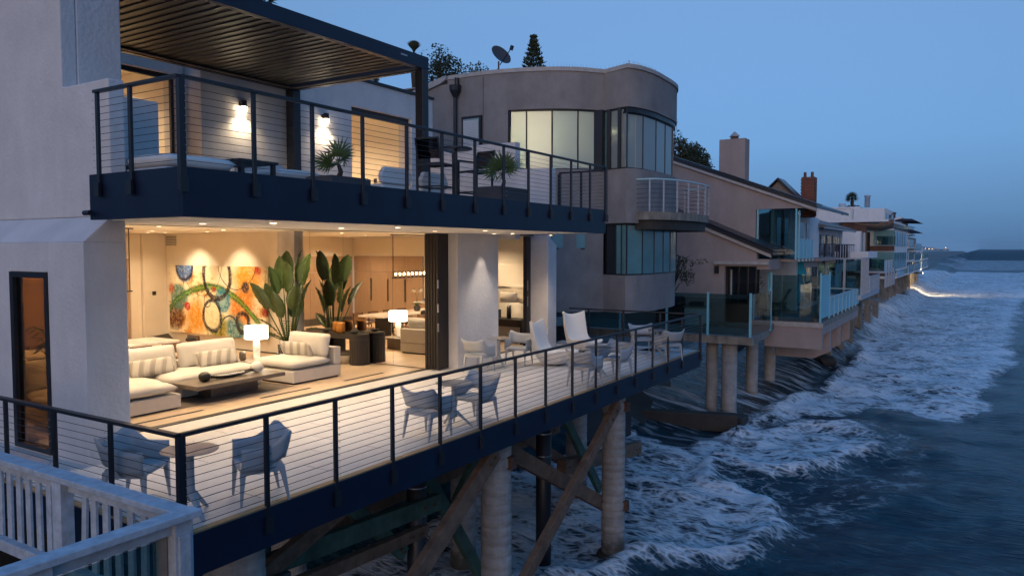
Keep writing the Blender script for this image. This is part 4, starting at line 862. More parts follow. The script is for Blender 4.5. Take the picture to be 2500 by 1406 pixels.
t = thing('bar_table', 'round black bar table between two sling bar chairs', 'bar table', (-9.4,12.85,3.9)); MB().lathe([(.33,1.12),(.345,1.13),(.345,1.15),(.33,1.16)], (-9.4,12.85,3.9), 32).build('table_top', M['black'], t); MB().tube([(-9.4,12.85,3.92),(-9.4,12.85,5.02)], .035, 12).build('column', M['black'], t); MB().lathe([(.24,0),(.24,.015),(.04,.03)], (-9.4,12.85,3.901), 24).build('foot', M['black'], t)
def bar_chair(x, y, rz, label):
    t = thing('bar_chair', label, 'bar chair', (x,y,3.9), rz, 'black sling bar chairs on the terrace'); k = dict(world=False)
    for sx in (-.27,.27):
        MB().bar((sx,.25,.001),(sx,.25,.98),.035).build('leg', M['black'], t, **k); MB().bar((sx,-.25,.001),(sx,-.25,.75),.035).build('leg', M['black'], t, **k); MB().bar((sx,-.25,.98),(sx,.268,.98),.035).build('armrest', M['black'], t, **k)
        MB().bar((sx*.92,-.24,.74),(sx*.92,-.36,1.20),.03).build('back_post', M['black'], t, **k)
        MB().bar((sx,-.25,.28),(sx,.25,.28),.03).build('stretcher', M['black'], t, **k)
    for y_ in (-.25,.25): MB().bar((-.27,y_,.28),(.27,y_,.28),.03).build('stretcher', M['black'], t, **k); MB().bar((-.27,y_,.72),(.27,y_,.72),.04).build('seat_rail', M['black'], t, **k)
    MB().box((-.25,-.24,.735),(.25,.25,.748)).build('seat', M['mesh_fabric'], t, **k); MB().bar((-.26,-.36,1.205),(.26,-.36,1.205),.03).build('top_rail', M['black'], t, **k)
    MB().grid([[(-.235,-.262,.82),(.235,-.262,.82)],[(-.235,-.357,1.19),(.235,-.357,1.19)]]).build('backrest', M['mesh_fabric'], t, solid=.006, **k)
bar_chair(-9.3,12.02,R(10),'black sling bar chair left of the round bar table'); bar_chair(-9.48,13.68,R(172),'black sling bar chair right of the round bar table')
t = table_lamp((-16.7,15.7,4.85), 'lit bedside lamp with a square shade in the lit upper bedroom', 'leather', .20, .31, [(.07,0),(.11,.06),(.08,.24),(.02,.29)], True, 24); tt = thing('nightstand', 'small dark nightstand under the bedside lamp', 'nightstand', (-16.7,15.7,3.9)); B((-17,15.4,4.79),(-16.4,16.0,4.85)).build('top', M['dark_wood'], tt); B((-16.95,15.45,3.901),(-16.45,15.95,4.789)).build('cabinet', M['dark_wood'], tt)
# ================================================================== curved beige neighbour
A = thing('curved_house', 'grey beige house with curved walls and frosted window bands beyond the terrace', 'house', (-14, 27, 0))
PA = [(-19,22.2),(-16.6,22.2),(-15.1,22.25),(-14.15,22.42),(-13.2,22.75),(-12.45,23.15),(-11.9,23.6),(-11.35,24.3)]
PB = [(-11.35,24.3),(-10.35,23.95)]
PC = [(-10.35,23.95),(-10.23,24.12),(-10.1,24.4),(-10.02,24.75),(-9.95,25.2),(-9.92,25.7),(-9.93,26.2),(-9.95,26.9),(-10.0,27.6),(-10.14,28.3),(-10.5,29.1),(-11.1,30.0),(-12.0,31)]
FULL = PA + PB[1:] + PC[1:]
def sm(p, k=3):                                           # smoother version of a polyline
    o = []
    for i in range(len(p)-1):
        a, b = p[i], p[i+1]; c0 = p[max(0,i-1)]; d = p[min(len(p)-1,i+2)]
        for j in range(k):
            t = j/k; o.append(tuple(.5*((2*a[n])+(-c0[n]+b[n])*t+(2*c0[n]-5*a[n]+4*b[n]-d[n])*t*t+(-c0[n]+3*a[n]-3*b[n]+d[n])*t**3) for n in (0,1)))
    return o+[p[-1]]
PA_s = sm(PA[1:]); PC_s = sm(PC, 2)
def inset(p, d):                                         # path moved to its left (indoors)
    P = [Vector(q) for q in p]; o = []
    for i in range(len(P)):
        t = (P[min(i+1,len(P)-1)]-P[max(i-1,0)]).normalized(); o.append((P[i].x-t.y*d, P[i].y+t.x*d))
    return o
w = MB(); w.strip(PA_s+PB[1:], 7.78, 9.06, .3); w.strip(PC_s, 7.78, 9.06, .3); w.build('parapet', M['beige'], A)
w = MB(); w.strip([(p[0]+.03,p[1]-.03) for p in PA_s]+[(-10.32,23.9)], 9.062, 9.2, .36); w.strip(inset(PC_s,-.05), 9.062, 9.2, .36); w.build('parapet_cap', M['beige_cap'], A)
w = MB(); w.extrude([(-22,.6),(-16.6,.6),(-16.6,8.92),(-16.95,8.9),(-22,7.6)], 'y', 22.2, 22.5); w.build('side_wall', M['beige'], A)
w = MB(); w.extrude([(-22,7.62),(-16.9,8.93),(-16.62,9.06),(-16.62,9.2),(-17,9.12),(-22,7.8)], 'y', 22.1, 22.5); w.build('sloping_cap', M['beige_cap'], A)
seg1 = [p for p in PA_s if p[0] <= -14.14]; w = MB(); w.strip(seg1, .75, 7.779, .3); w.build('side_wall', M['beige'], A)
seg2 = [p for p in PA_s if p[0] >= -14.16]
w = MB(); w.strip(seg2, .75, 5.70, .3); w.build('curved_wall', M['beige'], A)
w = MB(); w.strip(PB, 3.84, 5.70, .3); w.strip(PC_s, 3.84, 5.70, .3); w.build('curved_wall', M['beige'], A); w = MB(); w.strip(PB, .75, 2.04, .3); w.strip(PC_s, .75, 2.04, .3); w.build('bay_base', M['beige'], A)
for z0, z1, n_ in ((.70,.749,'soffit'),(3.6,3.83,'floor_slab'),(9.0,9.05,'roof')):
    P_ = inset(FULL, .31); MB().prism(P_+[(-22,31),(-22,22.6)], z0, z1).build(n_, M['beige'], A)
B((-22,30.9,.75),(-12.05,31.2,9.0)).build('rear_wall', M['beige'], A); B((-22.2,22.5,.75),(-22,31,8)).build('rear_wall', M['beige'], A)
def panels(path, xs_px, z0, z1, m, inn=.1, frame=M['black'], name='window', gap=.03):
    # path points list [(x,y),...] are panel corners in plan
    for i in range(len(path)-1):
        a, b = Vector(path[i]), Vector(path[i+1]); t = (b-a).normalized(); nrm = Vector((-t.y,t.x)); a2, b2 = a+t*gap*.5+nrm*inn, b-t*gap*.5+nrm*inn
        mm = m[i] if isinstance(m, list) else m
        MB().strip([tuple(a2),tuple(b2)], z0+.03, z1-.03, .02).build('window_panel', mm, A)
        f = MB(); f.box((b.x+nrm.x*inn-.02,b.y+nrm.y*inn-.02,z0),(b.x+nrm.x*inn+.02,b.y+nrm.y*inn+.02,z1)); f.build('mullion', frame, A)
    f = MB(); f.strip([tuple(Vector(p)) for p in inset(path,inn-.03)], z0-.001, z0+.045, .10); f.strip(inset(path,inn-.03), z1-.06, z1+.001, .10); f.build('window_frame', frame, A)
panels([(-14.10,22.44),(-13.54,22.63),(-12.72,23.01),(-11.97,23.54),(-11.55,24.05)], None, 5.70, 7.78, M['frost'])
MB().bar((-14.13,22.48,5.7),(-14.13,22.48,7.78),.09).build('window_frame', M['black'], A)
MB().bar((-11.47,24.24,5.7),(-11.47,24.24,7.78),.30).build('corner_post', M['black'], A)
panels([(-11.38,24.29),(-11.1,24.21),(-10.75,24.09),(-10.38,23.96)], None, 5.70, 7.78, [M['teal_glass'],M['frost'],M['frost']], .06)
MB().bar((-11.12,24.24,5.7),(-11.12,24.24,7.78),.14).build('mullion', M['black'], A); MB().bar((-10.66,24.08,5.7),(-10.66,24.08,7.78),.11).build('mullion', M['black'], A)
panels([(-10.37,23.96),(-10.05,24.82),(-9.99,25.93),(-10.02,26.94),(-10.06,27.8)], None, 5.70, 7.62, M['frost'], .08)
w = MB(); w.strip([(-10.12,27.9),(-10.3,28.3),(-10.6,28.9),(-11.2,29.8),(-12.1,30.8)], 2.04, 3.83, .2); w.strip([(-10.12,27.9),(-10.3,28.3),(-10.6,28.9),(-11.2,29.8),(-12.1,30.8)], 5.70, 7.60, .2); w.build('bay_wall', M['beige'], A)
w = MB(); w.strip(inset(PC_s,.05), 7.60, 7.778, .25); w.build('window_head', M['black'], A)
panels([(-11.36,24.31),(-10.85,24.13),(-10.6,24.04),(-10.38,23.97)], None, 2.04, 3.83, [M['dark_glass'],M['teal_glass'],M['teal_glass']], .08)
panels([(-10.37,23.98),(-10.02,24.78),(-9.95,25.75),(-9.98,26.75),(-10.02,27.6),(-10.1,28.5)], None, 2.04, 3.83, M['teal_glass'], .08)
for i, (a, b) in enumerate([((-13.55,22.6),(-12.75,22.97)),((-12.70,23.0),(-11.80,23.72))]):
    f = MB(); f.strip(inset([a,b],-.03), 2.93, 3.60, .06); fo = f.build('window', M['black'], A); MB().strip(inset([a,b],-.045), 2.98, 3.56, .01).build('pane', M['teal_glass'], fo)
f = MB(); f.box((-15.95,22.15,6.2),(-15.1,22.3,7.66)); fo = f.build('window', M['black'], A); B((-15.86,22.12,6.25),(-15.18,22.149,7.56)).build('blind', M['frost'], fo)
for k in range(22): B((-15.84,22.105,6.30+k*.055),(-15.2,22.119,6.335+k*.055)).build('slat', M['white_wall'], fo)
MB().lathe([(.07,6.0),(.07,8.35),(.20,8.6),(.22,8.78)], (-16.15,22.05,0), 12).build('rain_head', M['black'], A); MB().lathe([(.08,0),(.08,.3)], (-16.1,22.08,8.75), 10).build('outlet', M['black'], A)
B((-15.08,22.215,6.0),(-15.06,22.26,9.0)).build('wall_joint', M['beige'], A)
point((-13.95,23.2,6.9), 85, (1,.80,.52), .12); point((-10.9,24.30,7.0), .8, (1,.80,.5), .04); B((-11.3,24.5,5.6),(-10.25,24.55,7.75)).build('room_wall_and_baffle', M['stucco_in'], A); B((-11.36,24.42,5.6),(-11.31,25.6,7.75)).build('room_wall_and_baffle', M['stucco_in'], A)  # both walls are unseen baffles, added to keep light off the bay panes
B((-14.2,25.6,5.6),(-10.2,25.7,7.8)).build('room_wall_and_baffle', M['stucco_in'], A); B((-15.0,22.9,5.6),(-14.8,25.6,7.8)).build('room_wall_and_baffle', M['stucco_in'], A); MB().prism(inset([p for p in FULL if p[0] > -15 and p[1] < 25.3],.34)+[(-10.5,25.7),(-14.5,25.7)], 7.75, 7.77).build('room_ceiling', M['ceiling'], A)
# bird spikes on the parapet
sp_ = MB()
for p in inset(sm(FULL[4:14],7), .08): sp_.bar((p[0],p[1],9.2),(p[0]+random.uniform(-.03,.03),p[1],9.33),.006)
tag(sp_.build('bird_spikes', M['steel'], A), kind='stuff')
# round-ended balcony of the curved house
bp = [(-10.25,24.35),(-9.65,24.35),(-9.3,24.75),(-9.05,25.4),(-8.92,26.2),(-8.86,27.1),(-8.88,28.0),(-9.0,28.8),(-9.35,29.4),(-10.3,29.8)]
t = thing('round_balcony', 'rounded steel balcony with pale posts jutting from the curved house', 'balcony', (-9.4, 27, 3.9))
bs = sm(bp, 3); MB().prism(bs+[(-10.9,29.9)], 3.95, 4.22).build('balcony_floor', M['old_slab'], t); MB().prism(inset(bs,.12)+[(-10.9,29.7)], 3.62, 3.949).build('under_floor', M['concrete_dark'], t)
MB().tube([(x,y,5.33) for x, y in bs], .03, 8).build('top_rail', M['cyan_paint'], t, smooth=True)
for (x, y) in bp: MB().bar((x,y,4.22),(x,y,5.31),.05).build('post', M['white_paint'], t)
for k in range(6): MB().tube([(x,y,4.38+k*.155) for x, y in bs], .007, 5).build('cable', M['cable'], t, smooth=True)
# satellite dish
t = thing('satellite_dish', 'grey satellite dish on the roof edge of the curved house', 'dish', (-14.65, 22.6, 9.2))
MB().tube([(-14.65,22.6,9.2),(-14.65,22.6,9.55)], .03, 8).build('mast', M['rust'], t); MB().tube([(-15.4,23,9.22),(-14.65,22.62,9.32)], .012, 5).build('cable', M['black'], t)
dv = Vector((.80,-.25,.52)).normalized(); s1 = dv.orthogonal().normalized(); s2 = dv.cross(s1); rows = []
for i in range(7):
    r = .40*i/6; rows.append([Vector((-14.58,22.58,9.72)) + (s1*math.cos(a)+s2*math.sin(a))*(r+.001) + dv*(r*r*.55) for a in [2*math.pi*k/20 for k in range(20)]])
MB().grid(rows, True).build('dish', M['planter'], t, smooth=True, solid=.01)
e = Vector((-14.58,22.58,9.42)); f = e + dv*.62 + Vector((.05,0,.12)); MB().tube([e, f], .018, 6).build('feed_arm', M['black'], t); MB().bar(f-Vector((0,0,.05)), f+Vector((.06,0,.1)), .09).build('feed_horn', M['black'], t)
# ================================================================== taupe house with sloping roofs
T = thing('taupe_house', 'taupe stucco house with long sloping dark roofs beyond the curved house', 'house', (-12, 42, 0))
rz_ = lambda x: 7.81-.376*(x+14.56)
MB().extrude([(-24,-1),(-9.93,-1),(-9.93,rz_(-9.93)),(-24,rz_(-24))], 'y', 39.7, 40.0).build('gable_wall', M['taupe'], T)
MB().extrude([(-9.929,4.99),(-7.6,4.99),(-7.06,4.80),(-7.06,rz_(-7.06)),(-9.929,rz_(-9.929))], 'y', 39.7, 39.95).build('gable_fascia', M['taupe'], T)
MB().extrude([(-24,rz_(-24)+.002),(-6.95,rz_(-6.95)+.002),(-6.95,rz_(-6.95)+.16),(-24,rz_(-24)+.16)], 'y', 39.55, 50).build('roof', M['roof_dark'], T)
MB().extrude([(-24,rz_(-24)-.14),(-6.97,rz_(-6.97)-.14),(-6.97,rz_(-6.97)),(-24,rz_(-24))], 'y', 39.56, 39.698).build('barge_board', M['beige_cap'], T)
for i in range(9):
    x = -15.5+i*.95; MB().extrude([(x,rz_(x)+.18),(x+.9,rz_(x+.9)+.18),(x+.9,rz_(x+.9)+.25),(x,rz_(x)+.25)], 'y', 39.75, 41.4).build('solar_panel', M['roof_dark'], T)
wz = lambda x: 4.27-.423*(x+12.46)
MB().extrude([(-18,-.85),(-10.87,-.85),(-10.87,2.09),(-9.3,2.09),(-9.3,wz(-9.3)-.12),(-18,wz(-18)-.12)], 'y', 37.5, 37.75).build('wing_wall', M['taupe'], T)
MB().extrude([(-18,wz(-18)-.118),(-8.6,wz(-8.6)-.118),(-8.6,wz(-8.6)+.06),(-18,wz(-18)+.06)], 'y', 37.35, 37.499).build('barge_board', M['beige_cap'], T)
MB().extrude([(-18,wz(-18)+.062),(-8.5,wz(-8.5)+.062),(-8.5,wz(-8.5)+.2),(-18,wz(-18)+.2)], 'y', 37.3, 39.69).build('wing_roof', M['roof_dark'], T)
MB().extrude([(-12.3,wz(-12.3)+.22),(-8.55,wz(-8.55)+.22),(-8.55,wz(-8.55)+.30),(-12.3,wz(-12.3)+.30)], 'y', 37.6, 41.5).build('wing_roof', M['roof_dark'], T)
B((-11.36,37.3,2.18),(-8.7,37.499,2.34)).build('ledge', M['beige_cap'], T); B((-9.299,37.5,1.95),(-8.7,40.5,2.45)).build('eave_beam', M['taupe'], T)
B((-11.35,37.38,1.72),(-11.15,37.495,2.1)).build('wall_lamp', M['black'], T)
for x in (-10.8,-10.35,-9.9,-9.5): B((x,38.0,-.85),(x+.07,38.08,2.08)).build('window_frame', M['black'], T)
B((-10.85,38.1,-.85),(-9.3,38.12,2.08)).build('window_pane', M['dark_glass'], T); B((-10.86,37.99,-.85),(-9.31,38.07,.25)).build('door_panel', M['black'], T)
B((-10.8,38.085,.6),(-10.65,38.095,1.9)).build('door_poster', M['white_paint'], T)
B((-14,39.96,2.3),(-7.9,45,2.44)).build('balcony_floor', M['taupe'], T); B((-9.25,40.05,2.44),(-9.1,46,5.6)).build('upper_front', M['white_wall'], T)
for (y0, y1) in ((40.6,41.6),(42.4,43.3)): B((-9.099,y0,2.6),(-9.07,y1,4.6)).build('window_pane', M['dark_glass'], T)
B((-9.85,39.78,2.45),(-7.95,39.81,4.98)).build('glass_screen', M['green_glass'], T)
for x in (-9.88,-7.98): B((x,39.70,2.4),(x+.07,39.84,4.98)).build('glass_post', M['cyan_post'], T)
B((-7.9,40.05,2.45),(-7.83,40.13,4.9)).build('glass_post', M['cyan_post'], T)
B((-7.87,40.14,2.45),(-7.85,44,3.42)).build('glass_screen', M['cyan_post'], T); B((-7.89,40.14,3.421),(-7.83,44,3.47)).build('hand_rail', M['cyan_paint'], T)
for k in range(5): B((-7.90,40.2+k*.92,2.3),(-7.84,40.25+k*.92,3.42)).build('rail_post', M['cyan_paint'], T)
for x in (-9.4,-8.8): B((x,40.3,2.45),(x+.14,40.44,4.95)).build('dark_post', M['dark_wood'], T)
B((-12.5,46,-.7),(-9.15,53,4.95)).build('front_block', M['white_wall'], T)
for (y0, y1) in ((46.6,47.8),(48.6,49.6)): B((-9.149,y0,2.9),(-9.11,y1,4.5)).build('window_pane', M['dark_glass'], T)
for (y0, y1) in ((46.5,48.2),(48.8,50.2),(50.8,52.4)): B((-9.149,y0,-.4),(-9.11,y1,1.8)).build('window_pane', M['dark_glass'], T)
B((-9.13,45.9,2.25),(-7.9,53,2.40)).build('balcony_floor', M['taupe'], T)
# chimneys
t = thing('stucco_chimney', 'tall grey stucco chimney on the sloping roof of the taupe house', 'chimney', (-12, 43, 6.6)); B((-12.75,42.6,6.2),(-11.3,43.5,9.1)).build('shaft', M['taupe'], t); B((-12.2,42.85,9.101),(-11.85,43.25,9.28)).build('flue', M['rust'], t); MB().lathe([(.32,0),(.02,.28)], (-12.02,43.05,9.281), 4).build('flue_cap', M['beige_cap'], t)
t = thing('brick_chimney', 'red brick chimney beside the skylight on the taupe roof', 'chimney', (-8.75, 47, 5)); B((-9.10,46.72,4.8),(-8.38,47.3,7.15)).build('mortar_core', M['mortar'], t)
bk = None
for r_ in range(24):
    z = 4.85+r_*.095; o_ = .13 if r_ % 2 else 0
    for k in range(3):
        x = -9.13+o_*.8+k*.245
        if x+.235 > -8.33: continue
        if bk is None: bk = B((0,0,0),(.235,.05,.085)).build('brick', M['brick'], t, world=False); bk.location = Vector((x,46.68,z))-Vector(t.location)
        else: dupe(bk, Vector((x,46.68,z))-Vector(t.location), t)
    for k in range(2): 
        d_ = dupe(bk, Vector((-8.37,46.74+k*.25+o_*.3,z))-Vector(t.location), t); d_.rotation_euler = (0,0,R(90)); d_.location.x += .05
for k in range(2): MB().lathe([(.09,0),(.08,.3)], (-8.95+k*.4,47,7.151), 10).build('chimney_pot', M['brick'], t)
t = thing('roof_dormer', 'dark pitched roof lantern with a skylight between the two chimneys', 'dormer', (-9.4, 44, 5.6)); MB().extrude([(-10.4,5.3),(-8.6,5.0),(-8.6,5.6),(-9.75,6.75),(-10.4,6.1)], 'y', 43.8, 45.2).build('roof', M['roof_tile'], t)
MB().extrude([(-9.55,6.60),(-8.75,5.80),(-8.72,5.84),(-9.52,6.64)], 'y', 43.75, 44.9).build('skylight', M['frost'], t); MB().extrude([(-10.6,6.0),(-9.78,6.8),(-8.5,5.55),(-8.5,5.65),(-9.75,6.92),(-10.6,6.1)], 'y', 43.6, 45.3).build('barge_board', M['roof_dark'], t)
# terraces of the taupe house
t = thing('concrete_terrace', 'weathered concrete terrace with tall glass screens in front of the taupe house', 'terrace', (-10, 36, -1))
B((-20,32.6,-1.18),(-8.25,32.68,-.86)).build('slab_edge', M['old_slab'], t); MB().prism([(-20,32.681),(-8.25,32.681),(-8.5,36.6),(-8.9,39.6),(-20,39.6)], -1.15, -.85).build('slab', M['old_slab'], t)
MB().prism([(-8.249,32.6),(-8.2,32.7),(-8.45,36.6),(-8.5,36.6)], -1.18,-.86).build('slab_edge', M['old_slab'], t)
px = [-12.1,-10.2,-8.35]
for x in px+[-14.4,-16.6]: B((x-.045,32.70,-.95),(x+.045,32.80,1.05)).build('glass_post', M['cyan_post'], t)
for a, b in ((-16.55,-14.45),(-14.35,-12.15),(-12.05,-10.25),(-10.15,-8.4)): B((a,32.74,-.80),(b,32.755,.98)).build('glass_screen', M['green_glass'], t)
B((-8.36,32.8,-.8),(-8.345,36.4,.98)).build('glass_screen', M['green_glass'], t); B((-8.42,36.42,-.9),(-8.34,36.52,1.12)).build('glass_post', M['cyan_post'], t); B((-8.9,38.6,-.9),(-8.82,38.7,1.8)).build('glass_post', M['cyan_post'], t)
B((-11.9,36.9,-.849),(-9.4,37.49,-.69)).build('step', M['old_slab'], t); B((-11.6,36.5,-.849),(-9.4,36.899,-.77)).build('step', M['old_slab'], t)
t = thing('front_terrace', 'sea-front terrace of the taupe house with pale cyan glass panels on deep concrete beams', 'terrace', (-8, 45, -.8))
B((-12,39.71,-.95),(-6.6,52.7,-.72)).build('slab', M['old_slab'], t); B((-9.4,39.72,-2.05),(-6.62,40.1,-.951)).build('side_beam', M['taupe'], t); B((-6.98,40.11,-1.35),(-6.62,52.6,-.951)).build('front_beam', M['taupe'], t); B((-12,39.66,-.97),(-6.56,39.705,-.74)).build('slab_edge', M['beige_cap'], t)
for y in (42.6,45.9,49.4): MB().extrude([(-9.5,-1.36),(-6.7,-1.36),(-6.7,-2.5),(-7.5,-2.9),(-9.5,-2.9)], 'y', y, y+.4).build('fin_wall', M['taupe'], t)
for x in (-9.25,-6.72): B((x-.04,39.74,-.72),(x+.04,39.84,1.75)).build('glass_post', M['cyan_post'], t)
B((-9.2,39.78,-.5),(-6.77,39.795,1.62)).build('glass_screen', M['green_glass'], t); B((-6.73,39.86,-.55),(-6.715,42.3,1.62)).build('glass_screen', M['cyan_post'], t); B((-6.77,42.3,-.7),(-6.69,42.38,1.75)).build('glass_post', M['cyan_post'], t)
B((-6.78,42.4,.36),(-6.66,52.5,.42)).build('hand_rail', M['cyan_paint'], t); B((-9.2,52.45,.36),(-6.79,52.55,.42)).build('hand_rail', M['cyan_paint'], t)
for k in range(8): B((-6.76,42.5+k*1.4,-.72),(-6.70,42.56+k*1.4,.359)).build('rail_post', M['cyan_paint'], t); B((-6.735,42.6+k*1.4,-.6),(-6.72,43.86+k*1.4,.34)).build('glass_screen', M['cyan_post'], t)
for (x, y, r, lb) in ((-9.38,33.3,.34,'stout round concrete column at the corner of the weathered terrace'),(-10.25,33.6,.26,'slimmer round column half hidden behind the stout terrace column'),(-9.75,38.7,.30,'round column with a stained foot, middle of the taupe house columns'),(-9.7,42.3,.30,'round column with a stained foot, furthest of the taupe house columns')):
    t = thing('concrete_column', lb, 'column', (x,y,-4.8), 0, 'round columns under the taupe house'); MB().lathe([(r,-1.5),(r,3.63)], (x,y,-4.8), 24).build('shaft', M['concrete'], t, smooth=True); MB().lathe([(r+.02,-.2),(r+.02,.55)], (x,y,-4.8), 24).build('foot_collar', M['old_slab'], t, smooth=True)
t = thing('grade_beam', 'low dark concrete grade beam at the foot of the round columns', 'beam', (-11,29.8,-4.5)); MB().bar((-16,29.9,-4.42),(-8.7,32.2,-4.5),.6,.75).build('beam', M['concrete_dark'], t, bevel=.04); MB().bar((-9.9,33.2,-4.75),(-8.6,33.2,-4.75),1.1,.7).build('column_footing', M['concrete_dark'], t, bevel=.05)
# things on those terraces
t = thing('barbecue', 'black covered barbecue behind the glass screens of the weathered terrace', 'barbecue', (-13.4,37,-.85)); B((-14.1,36.5,-.849),(-12.7,37.2,.1)).build('cabinet', M['black'], t, bevel=.05); MB().extrude([(36.45,.101),(37.25,.101),(37.2,.4),(37.0,.55),(36.7,.55),(36.5,.4)], 'x', -14.0, -12.75).build('hood', M['black'], t, bevel=.06)
t = thing('outdoor_counter', 'pale outdoor kitchen counter right of the black barbecue', 'counter', (-12,37,-.85)); B((-12.6,36.6,-.849),(-11.5,37.3,.02)).build('counter_body', M['white_wall'], t); B((-12.65,36.55,.021),(-11.45,37.35,.08)).build('counter_top', M['old_slab'], t); B((-12.4,36.7,.081),(-11.8,37.2,.3)).build('grill_box', M['planter'], t); B((-11.8,36.57,-.5),(-11.7,36.599,-.4)).build('outlet', M['black'], t)
t = thing('parasol', 'closed turquoise parasol standing behind the glass of the sea-front terrace', 'parasol', (-9.2,46.8,-.72)); x, y = -9.2, 46.8
MB().tube([(x,y,-.7),(x,y,2.55)], .03, 8).build('pole', M['white_paint'], t); MB().lathe([(.3,0),(.3,.1),(.05,.16)], (x,y,-.719), 20).build('base', M['planter'], t)
def folds(prof, nn=20, amp=.22):
    return [[(x+r*(1+amp*math.cos(5*a))*math.cos(a), y+r*(1+amp*math.cos(5*a))*math.sin(a), z) for a in [2*math.pi*k/nn for k in range(nn)]] for r, z in prof]
MB().grid(folds([(.03,2.6),(.20,2.3),(.27,1.9),(.42,1.45)]), True).build('upper_canopy', M['canvas_cyan'], t, smooth=True); MB().grid(folds([(.2,1.5),(.22,1.0),(.28,.5),(.34,.1),(.38,-.1),(.1,-.35)]), True).build('canopy', M['canvas_cyan'], t, smooth=True)
t = thing('terrace_bench', 'long pale low bench along the glass of the sea-front terrace', 'bench', (-8,40.5,-.72)); B((-9.1,40.1,-.35),(-6.9,40.6,-.22)).build('seat', M['old_slab'], t); 
for x in (-9.0,-7.1): B((x,40.15,-.719),(x+.15,40.55,-.351)).build('leg', M['old_slab'], t)
t = thing('stone_bench', 'short grey bench beside the turquoise parasol', 'bench', (-10,46,-.72)); B((-10.6,45.4,-.28),(-9.6,45.9,-.18)).build('seat', M['old_slab'], t)
for x in (-10.5,-9.8): B((x,45.45,-.719),(x+.12,45.85,-.281)).build('leg', M['old_slab'], t)
t = thing('striped_chair', 'striped deck chair leaning beside the turquoise parasol', 'chair', (-9.7,45.2,-.72))
for k in range(7): MB().bar((-9.75+k*.07,45.0,-.2+k*.13),(-9.75+k*.07,45.5,-.2+k*.13),.09,.03).build('slat', M['white_paint'] if k % 2 else M['dark_glass'], t)
for y in (45.0,45.5): MB().bar((-9.8,y,-.3),(-9.3,y,.65),.04).build('frame', M['black'], t); MB().bar((-9.8,y,-.28),(-9.2,y,-.72),.04).build('leg', M['black'], t)
# ================================================================== houses further along the shore
def block(par, name, m, a, b): return B(a, b).build(name, M[m], par)
C_ = thing('white_house', 'white shuttered house with a tiled roof, glazed porch and dark balcony rail', 'house', (-9, 57, 0))
block(C_,'wall','white_wall',(-15,53.2,-.1),(-9.6,66,4.35)); MB().extrude([(-15.2,4.36),(-8.7,4.36),(-8.7,4.5),(-12,5.5),(-15.2,4.9)], 'y', 52.7, 66.5).build('roof', M['roof_tile'], C_)
for y0 in (54.0,56.2,58.6,61.2,63.2):
    d = block(C_,'french_door','white_paint',(-9.6,y0,2.35),(-9.54,y0+1.5,4.0)); 
    for k in range(2): block(d,'pane','dark_glass',(-9.54,y0+.12+k*.75,2.5),(-9.53,y0+.62+k*.75,3.85))
for k in range(2): block(C_,'door_leaf','white_paint',(-13.8+k*1.6,53.15,2.3),(-12.4+k*1.6,53.195,4.0))
block(C_,'gutter','white_paint',(-8.8,52.7,4.28),(-8.66,66.5,4.38)); MB().tube([(-9.5,53.1,4.2),(-9.5,53.1,-.1)], .05, 6).build('downpipe', M['planter'], C_); [block(C_,'shutter','planter',(-9.6,y0_-.42,2.4),(-9.55,y0_-.05,3.95)) for y0_ in (56.2,58.6,61.2)]; block(C_,'balcony_floor','white_paint',(-12,53.0,2.05),(-8.0,61,2.28))
MB().bar((-9.6,53.02,3.25),(-8.03,53.02,3.25),.06).build('hand_rail', M['navy'], C_); MB().bar((-8.03,53.0,3.25),(-8.03,61,3.25),.06).build('hand_rail', M['navy'], C_)
for x in (-9.5,-8.8,-8.03): block(C_,'rail_post','navy',(x-.05,52.98,2.0),(x+.05,53.06,3.22))
for k in range(7): block(C_,'rail_post','navy' if k < 4 else 'white_paint',(-8.07,53.9+k*1.1,2.0),(-7.97,54.05+k*1.1,3.22))
for k in range(7): MB().tube([(-9.55,53.02,2.4+k*.115),(-8.05,53.02,2.4+k*.115)], .008, 5).build('cable', M['cable'], C_)
block(C_,'porch_floor','white_paint',(-13,53.0,-.35),(-6.5,63,-.06)); block(C_,'porch_beam','white_paint',(-12,53.0,2.285),(-6.6,53.15,2.36)); block(C_,'porch_beam','white_paint',(-6.65,53.16,2.28),(-6.5,56.5,2.36)); block(C_,'porch_canopy','white_wall',(-9,58.5,2.3),(-6.8,64,2.75))
for x in (-9.35,-8.65,-7.55,-6.5): block(C_,'porch_post','white_paint',(x-.07,53.01,-.06),(x+.07,53.14,2.284))
for a, b in ((-9.27,-8.73),(-8.57,-7.63),(-7.47,-6.58)): block(C_,'glass_screen','green_glass',(a,53.06,0),(b,53.075,2.25))
for k in range(4): block(C_,'porch_post','white_paint',(-6.58,54.0+k*.95,-.06),(-6.44,54.14+k*.95,2.3 if k < 3 else 1.1))
block(C_,'fence_rail','white_paint',(-6.56,57.2,1.0),(-6.46,63,1.08)); block(C_,'fence_rail','white_paint',(-6.56,57.2,-.1),(-6.46,63,.0))
for k in range(12): block(C_,'picket','white_paint',(-6.55,57.3+k*.48,.001),(-6.47,57.55+k*.48,.999))
for (x, y) in ((-8.6,53.6),(-8.4,57.5),(-8.4,62)): block(C_,'pier','old_slab',(x-.25,y,-4.9),(x+.25,y+.5,-.36))
block(C_,'lower_window','dark_glass',(-9.59,54.5,.1),(-9.56,57.5,1.95)); block(C_,'lower_window','dark_glass',(-9.59,58.5,.1),(-9.56,62.5,1.95))
t = thing('white_porch_table', 'white table and seats inside the glazed porch of the white house', 'table', (-7.6,55.5,-.06)); B((-8.1,55.2,.62),(-7.1,56.0,.70)).build('table_top', M['white_paint'], t)
for x in (-8.0,-7.3): B((x,55.4,-.059),(x+.12,55.8,.619)).build('leg', M['white_paint'], t)
